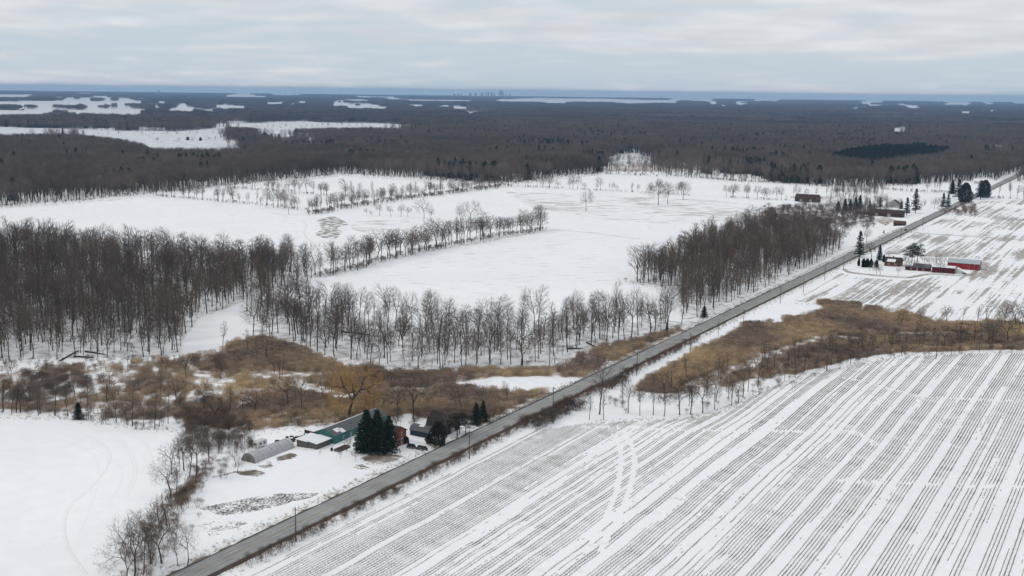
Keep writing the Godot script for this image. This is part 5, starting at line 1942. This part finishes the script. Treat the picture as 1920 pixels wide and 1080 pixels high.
	building("house", "white house with a dark green roof behind the long brown barn", [1664, 389], 0, 9, 0, 12, 4.6, 8.0, true, M.white, M.green_roof, {"category": "house", "chimney": [5.0, 6.0], "openings": [[0, 4, 1.6, 1.1, 1.5, false], [0, 8, 1.6, 1.1, 1.5, false], [0, 6, 4.8, 1.1, 1.4, false], [1, 4, 1.6, 1.1, 1.5, false]]})
	building("shed", "small white gabled shed between spruces at the back of the farmstead", [1633, 389], 0, 6, 0, 7, 2.6, 4.4, true, M.white, M.snow, {"category": "shed", "openings": [[0, 3.5, 1.1, 1.4, 2.0, true]]})
	building("barn", "wide dark brown barn at the edge of the far snow field", [1490, 377], 0, 12, 0, 26, 3.6, 8.2, false, M.brown_wood, M.brown_roof, {"category": "barn", "openings": [[0, 7, 1.5, 3, 2.6, true], [0, 18, 1.5, 3, 2.6, true]]})
	building("shed", "rusty brown open shed right beside the road", [1675, 422], 0, 7, 0, 10, 2.3, 4.6, false, M.brown_wood, noisy(0.14, 0.06, 0.045, 0.4, 0.5), {"category": "shed", "openings": [[0, 2.5, 0.9, 3, 2.0, true, M.dark_roof], [0, 6.5, 0.9, 3, 2.0, true, M.dark_roof]]})
	building("house", "low tan brick house behind the brush of the farmstead", [1604, 401], 0, 8, 0, 13, 2.6, 4.4, false, noisy(0.24, 0.15, 0.1, 0.3, 0.8), M.metal_roof, {"category": "house", "openings": [[0, 3.5, 1.3, 1.4, 1.1, false], [0, 9, 1.3, 1.4, 1.1, false]]})
	building("shed", "tiny white shed lost in the bare brush", [1549, 405], 0, 5, 0, 5, 3.0, 4.2, true, M.white, M.snow, {"category": "shed", "openings": [[0, 2.5, 1.1, 1.2, 2.0, true]]})
	building("house", "white house under snowy trees at the bend of the far road", [1826, 345], 0, 10, 0, 16, 4.0, 7.0, false, M.white, M.snow, {"category": "house", "openings": [[0, 5, 1.6, 1.2, 1.4, false], [0, 11, 1.6, 1.2, 1.4, false]]})
	# houses and barns scattered far out
	var far := [[20, 206.5, 24, 12, "red", "long red barn far off beside the snow strips"], [36, 206.8, 22, 12, "red", "second red barn of the far off pair"], [112, 237, 18, 10, "white", "white house at the edge of the distant open field"], [628, 257.5, 16, 9, "white", "small white house among distant pines"], [650, 258.5, 18, 10, "grey", "grey house in the distant hamlet"], [672, 257, 15, 9, "white", "white bungalow in the distant hamlet"], [702, 260, 18, 10, "brown", "brown house in the distant hamlet"], [740, 261, 17, 9, "white", "white house at the end of the distant hamlet"], [722, 258, 16, 9, "grey", "grey roofed house beside a snow strip of the hamlet"], [1590, 242, 26, 12, "grey", "large grey house by a distant snow clearing"], [1520, 224, 24, 12, "white", "white farm building on a distant ridge of trees"], [858, 207.5, 30, 14, "white", "pale shed in a far forest clearing"], [106, 187, 60, 20, "white", "long pale building near the far snow strips"], [1790, 212, 50, 18, "grey", "wide pale building beside a far bright clearing"], [1700, 300, 20, 10, "tan", "long tan house behind the pine plantation"], [1728, 302, 20, 10, "grey", "grey house behind the pine plantation"], [1860, 278, 18, 10, "white", "white house in the clearings by the far road"], [1880, 277, 16, 9, "brown", "brown house in the clearings by the far road"], [1480, 342, 14, 9, "brown", "small brown cabin at the forest front"], [1835, 300, 18, 10, "white", "white house between trees beyond the far road"]]
	for f in far:
		var wm: Material = {"red": M.dark_red, "white": M.white, "grey": M.grey_wood, "brown": M.brown_wood, "tan": noisy(0.3, 0.2, 0.14, 0.2, 0.5)}[f[4]]
		var big: float = f[2]
		building("house" if not "barn" in f[5] else "barn", f[5], [f[0], f[1]], 0, f[3], 0, big, big * 0.22, big * 0.42, false, wm, M.snow if f[4] in ["white", "red"] else M.grey_roof, {"category": "house" if not "barn" in f[5] else "barn", "openings": [[0, big * 0.3, big * 0.1, big * 0.08, big * 0.08, false], [0, big * 0.7, big * 0.1, big * 0.08, big * 0.08, false]]})

func shell_box(b: MB, prof: Array, za: float, zb: float) -> void:
	var n := prof.size()
	for i in n:
		var p: Array = prof[i]
		var q: Array = prof[(i + 1) % n]
		b.quad(Vector3(p[0], p[1], za), Vector3(q[0], q[1], za), Vector3(q[0], q[1], zb), Vector3(p[0], p[1], zb))
	for i in range(1, n - 1):
		for z in [za, zb]:
			b.tri(Vector3(prof[0][0], prof[0][1], z), Vector3(prof[i][0], prof[i][1], z), Vector3(prof[i + 1][0], prof[i + 1][1], z))

# ---------------------------------------------------------------- evergreens and hedges
func build_evergreens() -> void:
	rng.seed = 808
	var vm := vmat()
	var forms := {}
	for k in ["spruce", "open_spruce", "cedar", "column", "pine"]:
		forms[k] = []
		for i in 2:
			var f: Array = {"spruce": spruce_form(900 + i, 0.004), "open_spruce": spruce_form(910 + i, 0.02, 0.7), "cedar": cedar_form(920 + i, 0.38, Color(0.04, 0.046, 0.03)), "column": cedar_form(930 + i, 0.2, Color(0.012, 0.018, 0.014)), "pine": pine_form(940 + i)}[k]
			forms[k].append([f[0].mesh(vm), f[1].mesh(vm)])
	var spots := [
		["spruce", 688, 847, 80, 1.35, "tall dense spruce, first of three grown together by the brick house"], ["spruce", 708, 846, 77, 1.35, "dense spruce in the middle of the three by the brick house"], ["spruce", 729, 848, 68, 1.35, "shorter spruce of the three, touching the brick gable"], ["spruce", 677, 846, 52, 1.35, "low spruce skirt on the barn side of the three spruces"],
		["cedar", 822, 836, 46, 1.0, "rounded brown green cedar with a bare stem beside the driveway"], ["cedar", 805, 832, 17, 1.5, "clipped round evergreen shrub before the black barn"], ["cedar", 762, 832, 14, 1.2, "small round evergreen against the brick house wall"],
		["pine", 857, 823, 48, 1.2, "dark pine with snow below beside the black barn"], ["pine", 873, 818, 42, 1.2, "second dark pine close to the road"], ["spruce", 893, 798, 42, 1.2, "dark spruce among bare trunks at the reed edge"], ["spruce", 906, 792, 40, 1.1, "dark spruce next to the start of the guardrail"],
		["spruce", 147, 781, 32, 1.6, "dark bushy spruce on the edge of the curved snow field"], ["spruce", 1320, 596, 22, 1.5, "dark young spruce under the roadside wood"], ["spruce", 1250, 628, 24, 0.7, "thin young spruce standing in the reeds by the road"],
		["open_spruce", 1611, 483, 50, 1.0, "tall ragged spruce beside the road at the red barn farm"], ["spruce", 1649, 488, 30, 0.9, "young spruce behind the brown brick house"], ["pine", 1709, 497, 38, 1.25, "flat topped pine leaning over the farm roofs"], ["pine", 1719, 495, 40, 1.1, "taller flat topped pine of the farm pair"], ["column", 1657, 491, 15, 1.1, "small dark cedar at the corner of the brown brick house"],
		["column", 1610, 498, 15, 1.0, "black columnar cedar standing first in the farm hedge row"], ["column", 1619, 500, 17, 1.4, "second black cedar of the farm hedge row"], ["column", 1626, 500, 17, 1.4, "third black cedar of the farm hedge row"], ["column", 1633, 500, 16, 1.4, "fourth black cedar of the farm hedge row"], ["column", 1643, 500, 14, 1.6, "fifth low cedar ending the farm hedge row"],
		["open_spruce", 1716, 399, 46, 1.0, "tallest snow dusted spruce by the white house"], ["open_spruce", 1700, 403, 34, 1.0, "snow dusted spruce beside the tallest one by the white house"], ["open_spruce", 1768, 392, 30, 1.1, "ragged spruce on the road edge past the farmstead"], ["open_spruce", 1777, 392, 28, 1.1, "second ragged spruce on the road edge past the farmstead"], ["spruce", 1785, 364, 26, 1.3, "dark spruce group leader before the far road"],
		["open_spruce", 1797, 374, 38, 1.5, "big ragged evergreen over the far road"], ["cedar", 1809, 380, 38, 1.1, "broad dark evergreen on the road verge"], ["open_spruce", 1838, 374, 36, 1.5, "tall ragged evergreen at the field corner by the far road"], ["cedar", 1846, 371, 34, 1.0, "rounded evergreen behind the one at the field corner"],
		["spruce", 1612, 392, 26, 1.1, "dark spruce beside the long brown barn"], ["spruce", 1604, 394, 24, 1.1, "second dark spruce beside the long brown barn"], ["spruce", 1594, 395, 22, 1.2, "third dark spruce in the farmstead windbreak"], ["spruce", 1584, 396, 24, 1.2, "fourth dark spruce in the farmstead windbreak"], ["spruce", 1571, 398, 22, 1.2, "last spruce of the farmstead windbreak"], ["spruce", 1650, 388, 18, 1.0, "small spruce between the white shed and the white house"], ["spruce", 1631, 390, 15, 1.0, "small spruce beside the white gabled shed"], ["spruce", 1690, 392, 16, 1.0, "small spruce at the end of the white house"], ["spruce", 1657, 438, 7, 1.1, "tiny lone spruce in the snow near the road"],
		["cedar", 352, 263, 7, 1.5, "dark round cedar alone in the far open field"], ["cedar", 376, 264, 7, 1.3, "dark cedar beside another in the far open field"], ["spruce", 1090, 300, 16, 1.2, "dark spruce above the frozen clearing"], ["spruce", 1150, 290, 16, 1.1, "dark spruce by the frozen clearing"]]
	for s in spots:
		var a := at_px(s[1], s[2], s[3])
		var o := thing("evergreen_tree", s[5], "evergreen", a[0], rng.randf() * TAU)
		var h: float = a[1]
		o.scale = Vector3(h * s[4], h, h * s[4])
		var f: Array = forms[s[0]][rng.randi() % 2]
		put("trunk", f[0], o)
		put("crown", f[1], o)
	# clipped hedge by the driveway
	var p := gp(763, 839)
	var hd := thing("hedge", "clipped dark green hedge with rounded ends beside the driveway", "hedge", p, -atan2(road_u.y, road_u.x))
	for seg in [[0.0, 3.6], [3.9, 8.2]]:
		var b := MB.new()
		for i in 2600:
			var t := rng.randf()
			var z: float = lerpf(seg[0], seg[1], t)
			var e: float = minf(t, 1.0 - t) * (seg[1] - seg[0])
			var r := 0.85 * sqrt(clampf(e / 0.7, 0.1, 1.0))
			var an := rng.randf() * PI
			var q := Vector3(cos(an) * r, sin(an) * r * 1.75 + 0.02, z) * Vector3(1, 1, 1) 
			q = Vector3(q.x * pow(rng.randf(), 0.2), q.y * pow(rng.randf(), 0.2), q.z)
			var d := Vector3(cos(an), sin(an) + 0.3, rng.randfn(0, 0.4)).normalized() * rng.randf_range(0.1, 0.22)
			var w := d.cross(Vector3(rng.randfn(0, 1), rng.randfn(0, 1), rng.randfn(0, 1))).normalized() * 0.07
			b.col = Color(0.02, 0.03, 0.016) * rng.randf_range(0.6, 1.5)
			if rng.randf() < 0.02:
				b.col = Color(0.6, 0.62, 0.64)
			b.tri(q - w, q + d, q + w)
		put("foliage", b.mesh(vm), hd)
	# fallen logs
	var bark := noisy(0.075, 0.06, 0.05, 0.4, 1.0)
	var logs := [[160, 661, 199, 667, "long fallen trunk on the snow under the dense wood"], [138, 669, 176, 671, "second fallen trunk lying beside the first at the marsh edge"], [112, 676, 148, 660, "broken leaning trunk tangled at the front of the dense wood"], [641, 622, 693, 629, "fallen trunk behind the creekside belt"], [880, 686, 918, 687, "dark log lying at the reed edge under the belt"], [1062, 655, 1092, 656, "thick fallen trunk near the end of the creekside belt"], [1100, 644, 1121, 656, "leaning dead trunk above the brown reeds by the road"], [880, 418, 915, 417, "felled trunk lying beside the broad lone oak"]]
	for l in logs:
		var a := gp(l[0], l[1])
		var c := gp(l[2], l[3])
		var o := thing("fallen_log", l[4], "log", a, 0)
		var b := MB.new()
		var d := c - a
		b.tube(Vector3(0, 0.3, 0), d * 0.5 + Vector3(0, 0.45, 0), 0.38, 0.32, 7, true)
		b.tube(d * 0.5 + Vector3(0, 0.45, 0), d + Vector3(0, 0.3, 0), 0.32, 0.2, 7, true)
		put("trunk", b.mesh(bark), o)
		for k in 3:
			b = MB.new()
			var q := d * rng.randf_range(0.5, 0.95) + Vector3(0, 0.4, 0)
			b.tube(q, q + Vector3(rng.randfn(0, 1.5), rng.randf_range(0.6, 2.0), rng.randfn(0, 1.5)), 0.12, 0.03, 4)
			put("branch", b.mesh(bark), o)

# ---------------------------------------------------------------- things on the horizon
func far_pt(px: float, dist: float) -> Vector3:
	var d := ray(px, 176.0)
	var k := dist / Vector2(d.x, d.z).length()
	return Vector3(d.x * k, 0, d.z * k)

func build_horizon() -> void:
	var D := 24000.0
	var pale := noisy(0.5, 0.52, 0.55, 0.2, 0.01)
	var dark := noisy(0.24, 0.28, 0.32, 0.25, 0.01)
	var light := mat(0.8, 0.8, 0.8)
	# centre pixel, width and height in pixels, form, label
	var rows := [[852, 5, 3, 0, "lowest wide block at the start of the skyline"], [859, 2, 3.5, 0, "narrow stub tower early in the skyline"], [864.5, 1.4, 4, 0, "thin stub tower early in the skyline"], [881, 4, 5.5, 1, "stepped office block in the first skyline group"], [883.8, 1.6, 5, 2, "white slab beside the stepped office block"], [891.5, 4.5, 6, 1, "broad stepped tower alone in the skyline"], [899, 1.4, 4, 2, "small white block after the broad stepped tower"], [902, 2.2, 5, 0, "short dark tower before the skyline cluster"], [905.5, 2.6, 7.5, 1, "stepped tower opening the skyline cluster"], [911.5, 2.6, 8.6, 3, "spired tower of the skyline cluster"], [915.5, 2.8, 7.4, 0, "plain slab tower next to the spired one"], [921, 3.2, 10, 3, "pointed tower rising over the skyline cluster"], [924.5, 1.8, 5, 0, "low block at the foot of the pointed tower"], [927.6, 1.6, 7.5, 0, "slim dark tower before the white one"], [931, 2, 7, 2, "bright white tower of the skyline"], [937, 2.4, 8.6, 0, "outer tower of the tallest group"], [943, 2.4, 8.4, 0, "opposite outer tower of the tallest group"], [940, 2.6, 12, 4, "tallest round tower in the middle of its group"], [947.5, 1.8, 4, 0, "short tower just past the tallest group"], [951, 1.8, 4, 1, "stepped short tower past the tallest group"], [956, 2.4, 4, 0, "last block of the skyline"], [222, 5, 3, 1, "pale block far along the wooded horizon"], [298, 4, 4.5, 1, "stepped block rising from the far wooded horizon"], [1240, 2, 3, 0, "lone block on the flat horizon past the city"]]
	for r in rows:
		var p := far_pt(r[0], D)
		var w: float = r[1] * D / FOC
		var h: float = minf(r[2] * D / FOC + 24.0, 152.0)
		var o := thing("skyscraper", "hazy distant high rise, " + r[4], "skyscraper", p, -atan2(p.x, -p.z), "high rises of the far city skyline")
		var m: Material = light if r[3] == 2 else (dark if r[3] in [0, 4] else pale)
		var b := MB.new()
		if r[3] == 4:
			b.tube(Vector3.ZERO, Vector3(0, h * 0.96, 0), w * 0.5, w * 0.5, 16, true)
		else:
			b.box(Vector3(0, h * (0.5 if r[3] in [0, 2] else 0.4), 0), Vector3(w, h * (1.0 if r[3] in [0, 2] else 0.8), w * 0.8))
		put("shaft", b.mesh(m), o)
		b = MB.new()
		if r[3] == 1:
			b.box(Vector3(0, h * 0.9, 0), Vector3(w * 0.6, h * 0.2, w * 0.5))
		elif r[3] == 3:
			b.tube(Vector3(0, h * 0.8, 0), Vector3(0, h, 0), w * 0.45, 0.0, 4)
		elif r[3] == 4:
			b.tube(Vector3(0, h * 0.96, 0), Vector3(0, h, 0), w * 0.35, w * 0.35, 12, true)
		else:
			b.box(Vector3(0, h + 4, 0), Vector3(w * 0.4, 8, w * 0.3))
		put("rooftop", b.mesh(m), o)
	# masts
	for m in [[482, 17, "tall radio mast alone on the horizon"], [636, 19, "tallest radio mast above a white roofed plant"], [535, 8, "short lattice mast beside a pair of masts"], [552, 10, "lattice mast of the horizon pair"], [562, 10, "second lattice mast of the horizon pair"]]:
		var dd := 20000.0
		var o := thing("radio_mast", "thin grey " + m[2], "radio mast", far_pt(m[0], dd), 0)
		var h: float = minf(m[1] * dd / FOC + 20.0, 150.0)
		for k in 3:
			var b := MB.new()
			var a := TAU * k / 3.0
			b.tube(Vector3(cos(a) * 5.0, 0, sin(a) * 5.0), Vector3(cos(a) * 1.2, h, sin(a) * 1.2), 1.1, 0.7, 4)
			put("leg", b.mesh(dark), o)
		var br := MB.new()
		for k in 10:
			var y := h * (k + 0.5) / 10.0
			br.tube(Vector3(-4.5 + 3.2 * y / h, y, 2), Vector3(4.5 - 3.2 * y / h, y + h * 0.06, -2), 0.5, 0.5, 3)
		put("bracing", br.mesh(dark), o)
	# wind turbines
	var proto: Node3D = null
	for t in [[1638, "first wind turbine of the pair over the hazy woods"], [1647, "second wind turbine of the pair over the hazy woods"], [1705, "wind turbine of the middle pair, blades spread"], [1710, "wind turbine close beside the middle one"], [1761, "wind turbine standing alone near the end of the row"], [1776, "last wind turbine of the row"]]:
		var p := far_pt(t[0], 19000.0)
		if proto == null:
			proto = thing("wind_turbine", t[1], "wind turbine", p, 0.5, "wind turbines on the horizon")
			var wm := mat(0.7, 0.7, 0.7)
			var b := MB.new()
			b.tube(Vector3.ZERO, Vector3(0, 84, 0), 3.0, 1.8, 8)
			put("tower", b.mesh(wm), proto)
			b = MB.new()
			b.box(Vector3(0, 85, 0), Vector3(4, 4, 10))
			put("nacelle", b.mesh(wm), proto)
			for k in 3:
				b = MB.new()
				var a := TAU * k / 3.0 + 0.4
				b.tube(Vector3(0, 85, 5.5), Vector3(sin(a) * 31, 85 + cos(a) * 31, 5.5), 1.8, 0.5, 4)
				put("blade", b.mesh(wm), proto)
		else:
			var c := proto.duplicate()
			c.name = numbered("wind_turbine")
			add_child(c)
			c.position = p
			c.rotation.y = t[0] * 0.7
			c.set_meta("label", t[1])

func _ready() -> void:
	noi.seed = 2
	noi.frequency = 0.006
	noi.fractal_octaves = 3
	noi2.seed = 4
	noi2.frequency = 0.12
	noi2.fractal_octaves = 4
	setup_view()
	print("sky ", Time.get_ticks_msec())
	road_a = g2(358, 1080)
	road_u = (g2(1700, 430) - road_a).normalized()
	road_n = Vector2(-road_u.y, road_u.x)
	if road_n.dot(g2(900, 1000) - road_a) < 0:
		road_n = -road_n
	creek = gpoly([[-300, 690], [-100, 712], [150, 735], [350, 735], [520, 694], [690, 725], [860, 714], [960, 711], [1095, 705], [1160, 724], [1240, 736], [1330, 700], [1450, 648], [1540, 627], [1700, 620], [2000, 616]])
	var bq := g2(1140, 712)
	s_bridge = road_st(bq.x, bq.y).x
	build_ground()
	print("ground ", Time.get_ticks_msec())
	build_road()
	build_farms()
	build_roadside()
	build_evergreens()
	build_stubble()
	build_reeds()
	build_tufts()
	print("reeds ", Time.get_ticks_msec())
	build_trees()
	print("trees ", Time.get_ticks_msec())
	build_forest()
	print("forest ", Time.get_ticks_msec())
	build_horizon()
